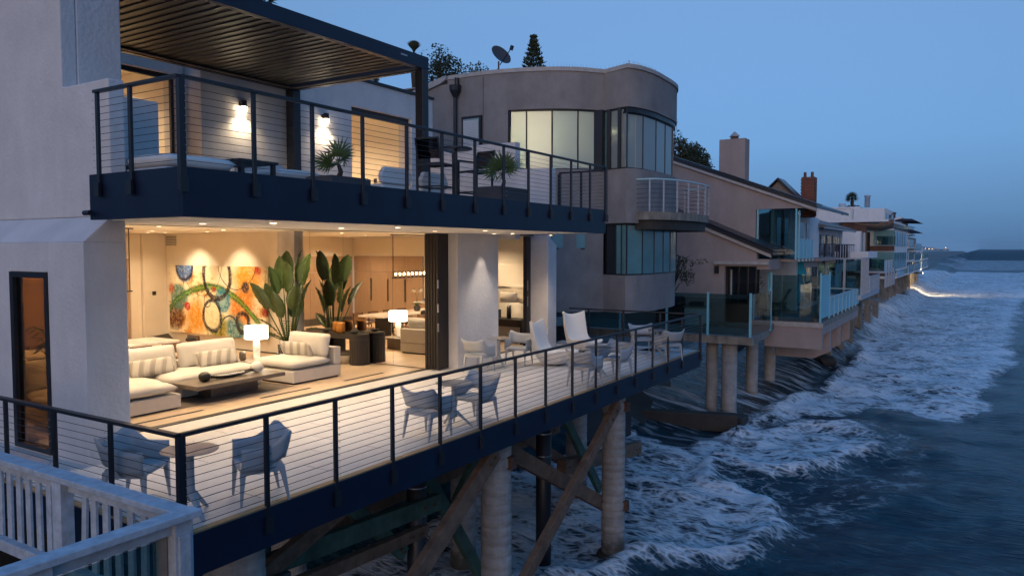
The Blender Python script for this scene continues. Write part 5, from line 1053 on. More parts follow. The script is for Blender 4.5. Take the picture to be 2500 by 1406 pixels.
D_ = thing('brown_house', 'house with brown wood cladding, a big glazed bay and a sagging tan shade sail', 'house', (-8, 78, 0))
block(D_,'wall','white_wall',(-15,72,1),(-9.0,90,4.5)); block(D_,'bay_wall','white_wall',(-8.57,75.2,.9),(-6.7,90,4.75)); [block(D_,'window','dark_glass',(-6.699,76+q*2.6,3.2),(-6.67,78.2+q*2.6,4.5)) for q in range(5)]; [block(D_,'window','teal_glass',(-6.699,76+q*2.6,1.1),(-6.67,78.2+q*2.6,2.6)) for q in range(5)]; block(D_,'gutter','planter',(-6.69,75.2,4.76),(-6.55,90,4.86)); block(D_,'bay_frame','white_paint',(-8.6,75.0,3.3),(-8.3,75.19,4.75)); block(D_,'bay_glass','teal_glass',(-8.29,75.05,3.32),(-6.62,75.15,4.64))
block(D_,'sill','white_paint',(-8.6,74.98,3.22),(-6.58,75.18,3.31)); block(D_,'sill','white_paint',(-8.6,74.98,2.68),(-6.58,75.18,2.76))
for k in range(9): block(D_,'cladding_board','brown_siding',(-8.6+k*.222,75.02+.01*(k%2),2.761),(-8.385+k*.222,75.17,3.219))
for k in range(9): block(D_,'cladding_board','brown_siding',(-10.9+k*.25,72.9+.02*(k%2),4.4),(-10.66+k*.25,73.1,5.3))
for k in range(5): block(D_,'cladding_board','brown_siding',(-10.4+k*.21,73.0+.02*(k%2),1.8),(-10.2+k*.21,73.2,4.38))
for x in (-11.6,-11.0,-10.5,-9.25,-8.9): block(D_,'door_post','white_paint',(x,72.9,1.8),(x+.16,73.05,4.39))
block(D_,'dark_opening','dark_glass',(-11.5,73.06,1.8),(-10.5,73.1,4.39)); block(D_,'roof_edge','white_wall',(-12.6,72.5,5.31),(-6.9,90,5.5)); block(D_,'glass_screen','green_glass',(-8.0,74.6,3.3),(-6.5,74.62,4.1))
MB().grid([[(-10.2,72.6,5.45),(-9.0,72.6,5.15),(-7.8,72.6,5.1),(-6.5,72.8,5.55)],[(-10.4,74.5,4.95),(-9.0,74.5,4.62),(-7.6,74.5,4.6),(-6.7,74.6,4.8)]]).build('shade_sail', M['tan_canvas'], D_, smooth=True, solid=.03)
block(D_,'lower_glass','teal_glass',(-8.6,75.0,1.3),(-6.62,75.12,2.67)); block(D_,'deck','brown_siding',(-11,69,.7),(-6.8,80,.95)); block(D_,'deck_edge','white_paint',(-9,69.0,.951),(-6.75,69.1,1.1)); block(D_,'glass_screen','green_glass',(-8.9,69.05,1.1),(-6.8,69.07,2.1)); block(D_,'glass_screen','cyan_post',(-6.8,69.1,.9),(-6.78,79,1.9))
for k in range(4): block(D_,'fence_post','white_paint',(-6.85,70+k*2.2,-.3),(-6.7,70.7+k*2.2,2.0))
for (x, y) in ((-10,69.5),(-8.8,69.9),(-8.8,76),(-8.8,82)): block(D_,'pier','old_slab',(x-.25,y,-4.9),(x+.25,y+.6,.69))
MB().extrude([(-10.6,2.2),(-7.6,2.45),(-7.6,2.55),(-10.6,2.4)], 'y', 67, 69).build('awning', M['brown_siding'], D_)
t = thing('dark_parasol', 'closed dark parasol on the brown house deck', 'parasol', (-8.2,70.5,.95)); MB().tube([(-8.2,70.5,.951),(-8.2,70.5,2.9)], .03, 6).build('pole', M['black'], t); MB().lathe([(.12,1.1),(.28,1.5),(.25,2.3),(.04,2.85)], (-8.2,70.5,0), 10).build('canopy', M['navy_awning'], t, smooth=True)
t = thing('wire_bench', 'small pale bench hanging below the brown house deck', 'bench', (-7.9,66.5,-.5)); B((-8.4,66.3,-.55),(-7.5,66.7,-.48)).build('seat', M['worn_wood'], t); 
for x in (-8.3,-7.65): B((x,66.35,-1.1),(x+.08,66.65,-.551)).build('leg', M['worn_wood'], t)
B((-9.5,66,-1.35),(-7.0,68.9,-1.11)).build('ledge', M['old_slab'], D_)
E_ = thing('white_modern_house', 'flat-roofed white modern house rising behind the tiled roof', 'house', (-12,95,3)); block(E_,'wall','white_wall',(-17.5,95,1),(-11.4,110,7.6)); [block(E_,'window','dark_glass',(-9.399,96+q*3,5.9),(-9.37,98.2+q*3,7.0)) for q in range(3)]; block(E_,'roof_slab','white_wall',(-17.6,94.9,7.601),(-12,110,7.8)); block(E_,'upper_block','white_wall',(-12.6,94.5,5.7),(-9.4,106,7.55)); block(E_,'shadow_window','teal_glass',(-11.39,95.2,4.6),(-9.6,95.3,5.69)); block(E_,'parapet','white_wall',(-11.39,94.6,3.2),(-9.3,95.19,4.59)); block(E_,'vent_slot','dark_glass',(-14.0,94.98,6.9),(-13.7,94.999,7.0)); MB().lathe([(.3,7.8),(.3,9.0),(.36,9.02),(.36,9.2)], (-11.5,97,0), 14).build('flue', M['white_paint'], E_, smooth=True); MB().lathe([(.4,7.8),(.4,8.3)], (-14.2,97,0), 12).build('vent', M['white_paint'], E_)
block(E_,'rear_block','roof_dark',(-17.3,80,5.2),(-15.9,86,6.4))
far = [('terraced_house','white house with teal glass balconies and warm string lights along the rail',98,112,-11,-8.3,5.6,'white_wall',3),('stacked_house','narrow white house with two dark curved awnings',113,124,-11,-8.2,7.2,'white_wall',4),('glass_house','grey house with stacked glass balconies over the surf',125,142,-11.5,-8.3,4.7,'beige',3),('end_house','last low white house of the row reaching furthest over the water',145,165,-12,-8.6,3.2,'white_wall',2)]
for (nm, lb, y0, y1, xb, xf, zt, mm, nf) in far:
    f = thing(nm, lb, 'house', (xf,y0,0)); block(f,'wall',mm,(xb-3,y0,-.6),(xf-1.0,y1,zt)); hh = (zt-.2)/nf
    for k in range(nf):
        z = -.3+k*hh; block(f,'balcony_floor','white_wall',(xb,y0-.3,z-.18),(xf,y1-1,z)); block(f,'balcony_glass','teal_glass',(xb+.6,y0-.3,z+.001),(xf-.02,y0-.26,z+1.0)); [block(f,'balcony_glass','teal_glass',(xf-.04,y0-.2+q*1.6,z+.06),(xf,y0+1.25+q*1.6,z+1.0)) for q in range(int((y1-y0-1.5)/1.6))]; block(f,'hand_rail','white_paint',(xf-.06,y0-.25,z+1.01),(xf+.02,y1-1.1,z+1.06))
        for j in range(3): block(f,'window','dark_glass',(xf-.999,y0+1+j*4,z+.1),(xf-.96,y0+3.6+j*4,z+hh*.75))
        block(f,'window','teal_glass',(xb+.3,y0-.03,z+.1),(xf-1.2,y0-.001,z+hh*.75)); block(f,'rail_post','white_paint',(xf-.1,y0-.32,z+.001),(xf+.02,y0-.2,z+1.05))
    for (x, y) in ((xf-1.8,y0+.5),(xf-1.7,y0+6),(xf-1.8,y1-3),(xf-3,y0+.5)): block(f,'pier','old_slab',(x-.3,y,-5),(x+.3,y+.6,-.48))
    if nm == 'terraced_house':
        for j in range(5): MB().lathe([(.01,-.1),(.1,0),(.01,.1)], (xf-.3-.45*j,y0-.6,1.2+.1*(j%2)), 10).build('string_light', M['bulb'], f, smooth=True)
        for j in range(4): MB().lathe([(.01,-.1),(.1,0),(.01,.1)], (xf-.1-.3*j,y0-.5,4.3+.2*(j%2)), 10).build('string_light', M['bulb'], f, smooth=True)
        block(f,'roof_trellis','roof_dark',(xb,y0-2,zt-.1),(xf-.8,y0+8,zt+.15)); block(f,'planter_box','brown_siding',(-10.3,y0-1,zt+.151),(-9.4,y0+.5,zt+.9))
        for j in range(4): MB().lathe([(.12,0),(.12,.5),(.2,.52),(.2,.7)], (-10.2+j*.35,y0+2+j,zt+.9+.2*(j%2)), 8).build('roof_vent', M['planter'], f)
    if nm == 'stacked_house':
        for z in (5.2,6.6): MB().extrude([(xf-2.4,z-.05),(xf-1,z+.35),(xf+.3,z+.30),(xf+1.0,z-.05),(xf-1,z+.02)], 'y', y0-1, y1).build('awning', M['navy_awning'], f)
        block(f,'cladding','brown_siding',(xf-1.5,y0-.6,.6),(xf-.6,y0-.31,1.9))
    if nm == 'glass_house':
        spot((xf+.35,y0+12,-.9), 1500, (1,.74,.42), R(120), 1, aim=(xf+6,y0+34,-5.2), r=.15); MB().lathe([(.02,-.1),(.14,0),(.02,.1)], (xf+.35,y0+11.85,-.9), 10).build('flood_lamp', M['bulb'], f); block(f,'flood_bracket','black',(xf-.9,y0+11.7,-1.0),(xf+.4,y0+11.8,-.8)); block(f,'flood_hanger','black',(xf-1.0,y0+11.7,-.8),(xf-.9,y0+11.8,-.4))
# ================================================================== sea and shore
import numpy as np
WZ = -4.8
FOAM = [ # world polygons of the foam sheets, softness (m), strength
 ([(-13,8),(-9.6,10),(-8.6,13.5),(-7.2,15.6),(-6.2,17.4),(-5.0,19.8),(-4.14,22.14),(-4.7,23.3),(-6.0,24.4),(-7.0,25.2),(-8.3,27.2),(-9.6,28.3),(-13,29)], .8, .84),
 ([(-9.2,28.6),(-7.6,26.6),(-6.0,26.0),(-4.56,26.3),(-3.7,28.6),(-3.0,31.2),(-2.9,33.0),(-4.3,34.2),(-6.2,33.6),(-8.0,32.4),(-9.3,31)], .8, .74),
 ([(-9.2,33.5),(-8.2,36.5),(-7.2,42.8),(-6.9,52.7),(-7.8,65),(-9.6,88),(-12,141),(-12.3,196),(-7.4,288),(30,310),(7,180),(3.8,110),(1.6,62),(.4,47),(-.6,39.6),(-1.6,40.2),(-3.0,41.5),(-4.3,40.6),(-5.2,38.5),(-6.4,37),(-7.4,35)], 1.3, .92),
 ([(-8,20),(-4.2,19.5),(-2.6,22),(-1.6,27),(-1.4,33),(-2.6,36),(-5,37),(-8,36)], 1.6, .24),
 ([(-9.0,32.2),(-8.1,36),(-7.5,41),(-7.0,46),(-6.8,54),(-6.3,54),(-6.5,46),(-6.9,41),(-7.4,36),(-8.3,32)], .5, .86),
 ([(40,330),(-10,320),(-14,600),(100,620)], 8, .55),
]
def pdist(P, poly):
    A_ = np.array(poly); B_ = np.roll(A_, -1, 0); d = np.full(len(P), 1e9); inside = np.zeros(len(P), bool)
    for a, b in zip(A_, B_):
        ab = b-a; t = np.clip(((P-a)@ab)/(ab@ab), 0, 1); q = a+t[:,None]*ab; d = np.minimum(d, np.hypot(*(P-q).T))
        c = (a[1] > P[:,1]) != (b[1] > P[:,1]); xi = (b[0]-a[0])*(P[:,1]-a[1])/((b[1]-a[1]) or 1e-9)+a[0]; inside ^= c & (P[:,0] < xi)
    return np.where(inside, d, -d)
def axis(lo, hi, step, far_lo, far_hi, g):
    v = list(np.arange(lo, hi, step)); s = step
    while v[-1] < far_hi: s *= g; v.append(v[-1]+s)
    s = step; pre = []; x = lo
    while x > far_lo: s *= g; x -= s; pre.append(x)
    return np.array(pre[::-1]+v)
XS = axis(-13, 9, .16, -16, 16000, 1.10); YS = axis(7, 62, .20, -60, 16000, 1.05)
gx, gy = np.meshgrid(XS, YS); P = np.stack([gx.ravel(), gy.ravel()], 1)
nz = lambda x, y, z=0: noise.noise(Vector((x, y, z)))
warp = np.array([(nz(x*.35, y*.22, 3)*1.1+nz(x*1.1, y*.8, 4)*.35, nz(x*.3, y*.25, 7)*1.6+nz(x, y*.7, 5)*.5) if y < 120 and x < 30 else (nz(x*.05,y*.02,2)*6, nz(x*.05,y*.02,9)*6) for x, y in P])
PW = P+warp; foam = np.zeros(len(P)); crest = np.zeros(len(P))
for poly, soft_, k in FOAM:
    d = pdist(PW, poly); lead = np.clip(d/soft_+.5, 0, 1); foam = np.maximum(foam, lead*k*(.74+.40*np.exp(-np.maximum(d,0)/1.1)))
    if soft_ == .8: crest = np.maximum(crest, np.exp(-((d-.35)/.55)**2)*(P[:,0] > -8.5))
dist_ = np.hypot(P[:,0], P[:,1])
def xbeach(y): return 13.2+(7.9-13.2)*max(0,min(1,(y-27.5)/6))
def zsand(x, y=0): return -4.95+max(0,(-x-xbeach(y)))*(.24 if y > 30 else .5)+max(0,(-x-15))*.10+max(0,min(1,(y-36)/22))*1.0*max(0,min(1,(-x-6.8)/2.2))
hz = np.empty(len(P))
for i, (x, y) in enumerate(P):
    if dist_[i] < 150:
        f = 1/(1+dist_[i]/90)
        u = x*.80-y*.20
        h = nz(x*.12+y*.05, y*.16-x*.06, 1)*.46 + nz(x*.34+y*.12, y*.42-x*.2, 2)*.30 + nz(x*.9+y*.3, y*1.3-x*.5, 3)*.13*f + nz(x*2.4, y*3.2-x, 4)*.045*f
        for c, wd, hh in ((-7.4,1.1,.30),): pass
        h *= (1-.6*min(1,max(0,(-x-8)/3)))*(1-.45*min(1,max(0,(x+2)/5)))
        if 31 < y < 60: xr = -8.4+(y-32)*.085 if y < 46 else -7.2+(y-46)*.03; h += .30*math.exp(-((x-xr+nz(x*.5,y*.5,6)*.5)/.45)**2)
    else: h = nz(x*.02, y*.03, 1)*.25
    hz[i] = WZ+h
    zs = zsand(x,y)+.03+nz(x*.5,y*.35,8)*.035
    if x < -6.5 and zs > hz[i]: hz[i] = zs
hz += foam*.08+crest*.26
me = bpy.data.meshes.new('sea'); nx_, ny_ = len(XS), len(YS)
idx = np.arange(nx_*ny_).reshape(ny_, nx_); fq = np.stack([idx[:-1,:-1],idx[:-1,1:],idx[1:,1:],idx[1:,:-1]], -1).reshape(-1, 4)
me.vertices.add(len(P)); me.vertices.foreach_set('co', np.column_stack([P, hz]).ravel())
me.loops.add(fq.size); me.loops.foreach_set('vertex_index', fq.ravel()); me.polygons.add(len(fq)); me.polygons.foreach_set('loop_start', np.arange(0, fq.size, 4)); me.polygons.foreach_set('loop_total', np.full(len(fq), 4)); me.polygons.foreach_set('use_smooth', np.ones(len(fq), bool)); me.update(); me.validate()
at = me.attributes.new('foam', 'FLOAT', 'POINT'); at.data.foreach_set('value', foam)
sw = np.clip((-P[:,0]-7.0+warp[:,0]*.8)/1.6, 0, 1)*np.clip((P[:,1]-27)/7, .05, 1)*np.where(P[:,1] < 260, 1, 0); at2 = me.attributes.new('swash', 'FLOAT', 'POINT'); at2.data.foreach_set('value', sw)
def sea_mat():
    m = bpy.data.materials.new('sea_water'); m.use_nodes = True; N, L = m.node_tree.nodes, m.node_tree.links; p = N['Principled BSDF']
    t = N.new('ShaderNodeTexCoord')
    def mapping(rot, scale, src=None):
        a = N.new('ShaderNodeMapping'); a.inputs['Rotation'].default_value = (0,0,R(rot)); a.inputs['Scale'].default_value = scale; L.new(src or t.outputs['Object'], a.inputs[0]); return a.outputs[0]
    def nse(src, sc, det=6, rough=.6, dist=0):
        n = N.new('ShaderNodeTexNoise'); n.inputs['Scale'].default_value = sc; n.inputs['Detail'].default_value = det; n.inputs['Roughness'].default_value = rough; n.inputs['Distortion'].default_value = dist; L.new(src, n.inputs[0]); return n.outputs[0]
    def mth(op, a, b=None, clamp=False):
        n = N.new('ShaderNodeMath'); n.operation = op; n.use_clamp = clamp
        for i, v in enumerate((a, b)):
            if v is None: continue
            if isinstance(v, (int, float)): n.inputs[i].default_value = v
            else: L.new(v, n.inputs[i])
        return n.outputs[0]
    def sst(v, a, b):
        n = N.new('ShaderNodeMapRange'); n.interpolation_type = 'SMOOTHSTEP'; L.new(v, n.inputs[0]); n.inputs[1].default_value = a; n.inputs[2].default_value = b; return n.outputs[0]
    fa_ = N.new('ShaderNodeAttribute'); fa_.attribute_name = 'foam'; sa = N.new('ShaderNodeAttribute'); sa.attribute_name = 'swash'
    flow = mapping(15, (.72,1.25,1)); warpn = N.new('ShaderNodeTexNoise'); warpn.inputs['Scale'].default_value = .7; warpn.inputs['Detail'].default_value = 3; L.new(flow, warpn.inputs[0])
    vm = N.new('ShaderNodeVectorMath'); vm.operation = 'MULTIPLY_ADD'; vm.inputs[1].default_value = (.9,.9,0); L.new(warpn.outputs['Color'], vm.inputs[0]); L.new(flow, vm.inputs[2]); wv = vm.outputs[0]
    big = nse(wv, .9, 5, .55); fine = nse(wv, 4.5, 8, .7); dens = nse(t.outputs['Object'], .22, 3, .5)
    vo = N.new('ShaderNodeTexVoronoi'); vo.feature = 'DISTANCE_TO_EDGE'; vo.inputs['Scale'].default_value = 1.5; L.new(wv, vo.inputs[0]); lace = mth('SUBTRACT', 1, mth('MULTIPLY', vo.outputs['Distance'], 3.4), True)
    vo2 = N.new('ShaderNodeTexVoronoi'); vo2.feature = 'DISTANCE_TO_EDGE'; vo2.inputs['Scale'].default_value = 4.2; L.new(wv, vo2.inputs[0]); lace2 = mth('SUBTRACT', 1, mth('MULTIPLY', vo2.outputs['Distance'], 4.0), True)
    tex = mth('ADD', mth('ADD', mth('MULTIPLY', big, .85), mth('MULTIPLY', fine, .75)), mth('ADD', mth('MULTIPLY', lace, .26), mth('MULTIPLY', lace2, .22)))
    v = mth('ADD', mth('ADD', fa_.outputs['Fac'], mth('MULTIPLY', mth('SUBTRACT', dens, .5), .9)), mth('MULTIPLY', mth('SUBTRACT', tex, .98), 1.75)); v = mth('MULTIPLY', v, sst(fa_.outputs['Fac'], .02, .25)); foamf = sst(v, .28, 1.08)
    st_ = mapping(31, (.13,1.7,1)); s1 = nse(st_, 1.4, 6, .6, .6); s2 = nse(mapping(31,(.10,.7,1)), 1.0, 3); streak = mth('MULTIPLY', mth('MULTIPLY', sst(s1, .47, .62), sst(s2, .32, .55)), mth('MULTIPLY', sa.outputs['Fac'], .9))
    f = mth('MAXIMUM', foamf, streak); f = mth('MULTIPLY', f, .93)
    c = N.new('ShaderNodeMix'); c.data_type = 'RGBA'; L.new(sst(big, .4, .65), c.inputs[0]); c.inputs[6].default_value = (.003,.030,.048,1); c.inputs[7].default_value = (.010,.062,.086,1)
    c2 = N.new('ShaderNodeMix'); c2.data_type = 'RGBA'; L.new(mth('MULTIPLY', sa.outputs['Fac'], .75), c2.inputs[0]); L.new(c.outputs[2], c2.inputs[6]); c2.inputs[7].default_value = (.018,.017,.018,1)
    c3 = N.new('ShaderNodeMix'); c3.data_type = 'RGBA'; L.new(f, c3.inputs[0]); L.new(c2.outputs[2], c3.inputs[6]); c3.inputs[7].default_value = (.82,.83,.84,1); L.new(c3.outputs[2], p.inputs['Base Color'])
    sy = N.new('ShaderNodeSeparateXYZ'); L.new(t.outputs['Object'], sy.inputs[0]); fr = N.new('ShaderNodeMapRange'); L.new(sy.outputs[1], fr.inputs[0]); fr.inputs[1].default_value = 60; fr.inputs[2].default_value = 600; fr.inputs[3].default_value = .22; fr.inputs[4].default_value = .62; fs = N.new('ShaderNodeMapRange'); L.new(sy.outputs[1], fs.inputs[0]); fs.inputs[1].default_value = 60; fs.inputs[2].default_value = 900; fs.inputs[3].default_value = .5; fs.inputs[4].default_value = .2; L.new(fs.outputs[0], p.inputs['Specular IOR Level'])
    ro = N.new('ShaderNodeMapRange'); L.new(f, ro.inputs[0]); L.new(fr.outputs[0], ro.inputs[3]); ro.inputs[4].default_value = .85; L.new(ro.outputs[0], p.inputs['Roughness']); p.inputs['IOR'].default_value = 1.33
    rip = nse(mapping(14,(.38,1.7,1)), 3.0, 7, .62, .5); rip2 = nse(mapping(10,(.06,.2,1)), 1.5, 4, .6)
    hgt = mth('ADD', mth('MULTIPLY', rip, .85), mth('ADD', mth('MULTIPLY', foamf, .35), mth('MULTIPLY', rip2, 1.2)))
    b = N.new('ShaderNodeBump'); b.inputs['Strength'].default_value = .7; b.inputs['Distance'].default_value = .35; L.new(hgt, b.inputs['Height']); L.new(b.outputs[0], p.inputs['Normal']); return m
me.materials.append(sea_mat()); sea = bpy.data.objects.new('sea', me); COL.objects.link(sea); tag(sea, 'dark blue sea with long streaks of white foam rushing under the houses', kind='structure')
# beach, bank and hill
xs = [-12.0,-12.6,-13.5,-14.5,-16,-18,-20,-22,-25,-28,-32,-38,-46,-56,-80,-120,-200,-400]; ys = list(np.arange(-60,120,2.5))+list(np.arange(125,1200,40)); rows = []
for y in ys:
    r_ = []
    for x in xs:
        z = zsand(x,y)-.25 if x > -12.5 else zsand(x,y)+nz(x*.4,y*.3,5)*.25
        if x < -24: z = min(z, 0) if x > -34 else min(12, (-x-34)*.3)*max(0,min(1,(260-y)/100))
        r_.append((x, float(y), z))
    rows.append(r_)
tag(MB().grid(rows).build('ground', M['sand'], smooth=True), kind='structure')
rr = random.Random(4)
for (x, y, s, lb) in ((-8.3,51.5,.7,'smaller dark boulder at the water side of the last fin wall'),(-9.6,54,.95,'larger dark boulder behind the last fin wall')):
    bm = bmesh.new(); bmesh.ops.create_icosphere(bm, subdivisions=2, radius=s)
    for v in bm.verts: v.co *= 1+noise.noise(v.co*1.7+Vector((x,y,0)))*.45; v.co.z *= .7
    m_ = bpy.data.meshes.new('boulder'); bm.to_mesh(m_); bm.free(); m_.materials.append(M['concrete_dark']); o = bpy.data.objects.new('boulder', m_); COL.objects.link(o); o.location = (x,y,zsand(x,y)+.1*s)
    tag(o, lb, 'boulder', 'boulders under the houses')
# ================================================================== piles and timber braces under the deck
def pile(x, y, r, zt, zb, label, m='pile', bands=(), sleeve=None):
    t = thing('concrete_pile', label, 'pile', (x,y,zb), 0, 'round concrete piles under the deck'); rd = random.Random(int(y*7)); prof = [(r,zb)]; z = zb
    while z < zt-.1:
        h = rd.uniform(.16,.25); k = r*(1+rd.uniform(-.012,.02)); prof += [(k,z+.03),(k*1.004,z+h*.5),(k,z+h-.02),(k*.952,z+h)]; z += h
    MB().lathe([(a,min(b,zt)) for a, b in prof]+[(r,zt)], (x,y,0), 32).build('shaft', M[m], t, smooth=True)
    for zb_ in bands:
        MB().lathe([(r+.012,zb_-.09),(r+.022,zb_-.085),(r+.022,zb_+.085),(r+.012,zb_+.09)], (x,y,0), 32, False).build('steel_band', M['concrete'], t); MB().box((x+r-.04,y-.06,zb_-.12),(x+r+.10,y+.12,zb_+.12)).build('bolt_plate', M['rust'], t, bevel=.01); MB().lathe([(.035,0),(.035,.03)], (x+r+.1,y+.03,zb_), 6).build('bolt', M['rust'], t)
    if sleeve: MB().lathe([(r+.13,zb),(r+.13,sleeve-.1),(r+.08,sleeve),(r+.01,sleeve)], (x,y,0), 28).build('sleeve', M['concrete_dark'], t, smooth=True)
    return t
pile(-7.65,5.85,.36,-.52,-6.5,'thick ringed concrete pile under the near corner of the deck')
pile(-7.65,11.7,.29,-.52,-6.5,'ringed concrete pile in the middle of the seaward row, banded near its top',bands=(-1.02,))
pile(-7.65,17.05,.29,-.52,-6.5,'ringed concrete pile at the far end of the seaward row with two steel bands',bands=(-.92,-3.40),sleeve=-4.62)
pile(-10.5,14.6,.31,-.52,-6.5,'grey concrete pile behind the middle seaward pile'); pile(-10.5,20.6,.33,-.52,-6.5,'grey concrete pile behind the far seaward pile'); pile(-10.5,9.2,.31,-.52,-6.5,'grey concrete pile in the dark behind the near crossed timbers')
for (x, y, lb) in ((-9,11.0,'black steel pipe post between the near crossed timbers'),(-9,15.9,'black steel pipe post between the middle and far seaward piles')):
    t = thing('steel_post', lb, 'post', (x,y,-6), 0, 'black steel posts under the deck'); MB().lathe([(.19,-6.2),(.19,-.5)], (x,y,0), 20).build('shaft', M['black'], t, smooth=True)
    for z in (-1.0,-1.55,-2.1): MB().lathe([(.196,-.012),(.196,.012)], (x,y,z), 20, False).build('hoop', M['steel'], t)
def brace(p, q, w, h, label, m='timber'):
    t = thing('timber_brace', label, 'timber', p, 0, 'timber braces under the deck'); MB().bar(p,q,w,h).build('beam', M[m], t, bevel=.012); d = (Vector(q)-Vector(p)).normalized(); s = Vector((1,0,0)) if abs(d.x) < .9 else Vector((0,1,0))
    for e in (.04,.09,.91,.96):
        c = Vector(p).lerp(Vector(q), e); b = MB().tube([c+s*(w/2), c+s*(w/2+.03)], .028, 8).build('bolt', M['rust'], t)
    return t
brace((-7.2,10.98,-.62),(-7.2,8.2,-2.42),.15,.30,'brown timber brace rising to the middle pile from the lower left')
brace((-7.2,16.25,-.70),(-7.2,11.3,-3.72),.15,.26,'long brown timber brace falling from the far pile towards the middle pile foot')
brace((-7.9,12.0,-.80),(-7.9,17.2,-3.55),.15,.32,'brown timber brace crossing behind the long brace between the middle and far piles')
brace((-8.2,8.5,-.92),(-8.2,6.3,-1.62),.14,.24,'grey timber brace near the thick corner pile'); brace((-9.0,8.9,-1.1),(-9.0,10.6,-2.72),.14,.26,'green-stained timber brace beside the near black pipe post','timber_green')
brace((-9.6,11.5,-.9),(-9.6,14.2,-4.8),.14,.28,'green-stained timber brace behind the middle pile, falling to the right','timber_green'); brace((-9.6,14.3,-1.3),(-9.6,11.6,-4.1),.14,.24,'green-stained timber brace behind the middle pile, falling to the left','timber_green')
brace((-9.6,17.8,-1.3),(-9.6,20.4,-4.3),.14,.26,'green-stained timber brace leaning just left of the far pile','timber_green'); brace((-8.8,5.9,-1.62),(-8.8,11.4,-1.92),.16,.32,'long horizontal green-stained timber low under the near end of the deck','timber_green'); brace((-8.8,5.9,-2.1),(-8.8,11.0,-2.35),.16,.22,'lower horizontal dark timber under the near end of the deck')
brace((-9.9,18.5,-3.2),(-9.9,24.1,-3.9),.3,.42,'squared timber cap jutting out right of the far pile'); brace((-10.3,9,-2.2),(-10.3,19,-2.2),.2,.3,'dark horizontal timber joining the rear concrete piles'); brace((-10.2,14.9,-.9),(-10.2,20.2,-3.8),.14,.28,'dark timber brace in the shadow between the two rear piles')
t = thing('utility_box', 'grey plate with three dark knobs low beside the corner pile', 'plate', (-7.9,6.6,-1.6)); B((-8.0,6.4,-1.78),(-7.9,6.95,-1.45)).build('plate', M['planter'], t)
for k in range(3): MB().tube([(-7.9,6.52+k*.15,-1.6),(-7.86,6.52+k*.15,-1.6)], .05, 10).build('knob', M['black'], t)
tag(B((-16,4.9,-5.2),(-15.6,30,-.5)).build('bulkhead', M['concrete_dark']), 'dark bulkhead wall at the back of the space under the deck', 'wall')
# ================================================================== white timber balustrade in the near corner
t = thing('white_balustrade', 'peeling white timber balustrade with pickets and a glass pane in the near corner', 'balustrade', (-4.3,2.9,.3)); wp = M['white_paint']
MB().bar((-9.5,2.9,1.265),(-4.22,2.9,1.265),.13,.045).build('top_rail', wp, t, bevel=.006); MB().bar((-9.5,2.93,1.20),(-4.3,2.93,1.20),.04,.09).build('top_rail', wp, t, bevel=.004)
MB().bar((-4.25,2.97,1.268),(-4.25,-.5,1.268),.13,.046).build('top_rail', wp, t, bevel=.006); MB().bar((-4.285,2.86,1.20),(-4.285,-.5,1.20),.04,.085).build('top_rail', wp, t, bevel=.004)
MB().bar((-9.5,2.92,.55),(-4.32,2.92,.55),.07,.09).build('bottom_rail', wp, t, bevel=.004); MB().bar((-4.27,2.86,.42),(-4.27,-.5,.42),.07,.09).build('bottom_rail', wp, t, bevel=.004)
for i, x in enumerate([-9.3+k*.155 for k in range(32)]):
    if x > -4.45: break
    if abs(x+5.72) < .1: continue
    tilt = .05 if i == 24 else rr.uniform(-.008,.008); MB().bar((x,2.955,.50),(x+tilt,2.955,1.19),.07 if i != 24 else .06,.022,up=(0,1,0)).build('picket', wp, t, bevel=.003)
for (x, y) in ((-5.74,2.9),(-7.9,2.9)): B((x-.06,y-.05,.2),(x+.06,y+.05,1.235)).build('post', wp, t, bevel=.005)
B((-4.36,2.80,-.2),(-4.23,2.93,1.24)).build('post', wp, t, bevel=.005); B((-4.235,2.82,-.2),(-4.212,2.90,1.15)).build('post_trim', wp, t, bevel=.003); B((-4.34,2.72,.45),(-4.30,2.79,1.155)).build('stained_batten', M['worn_wood'], t); B((-4.32,1.95,.0),(-4.22,2.07,1.235)).build('post', wp, t, bevel=.005)
B((-4.30,2.08,.48),(-4.288,2.71,1.14)).build('glass_pane', M['green_glass'], t)
t = thing('neighbour_deck', 'worn grey plank deck inside the white balustrade', 'deck', (-7,0,.3))
for k in range(24): B((-4.31-k*.145-.139,-2.5,.26),(-4.31-k*.145,2.86,.30)).build('deck_board', M['plank_grey'], t, bevel=.003)
B((-9.5,2.78,-.1),(-4.2,2.99,.255)).build('rim_joist', M['white_paint'], t); 
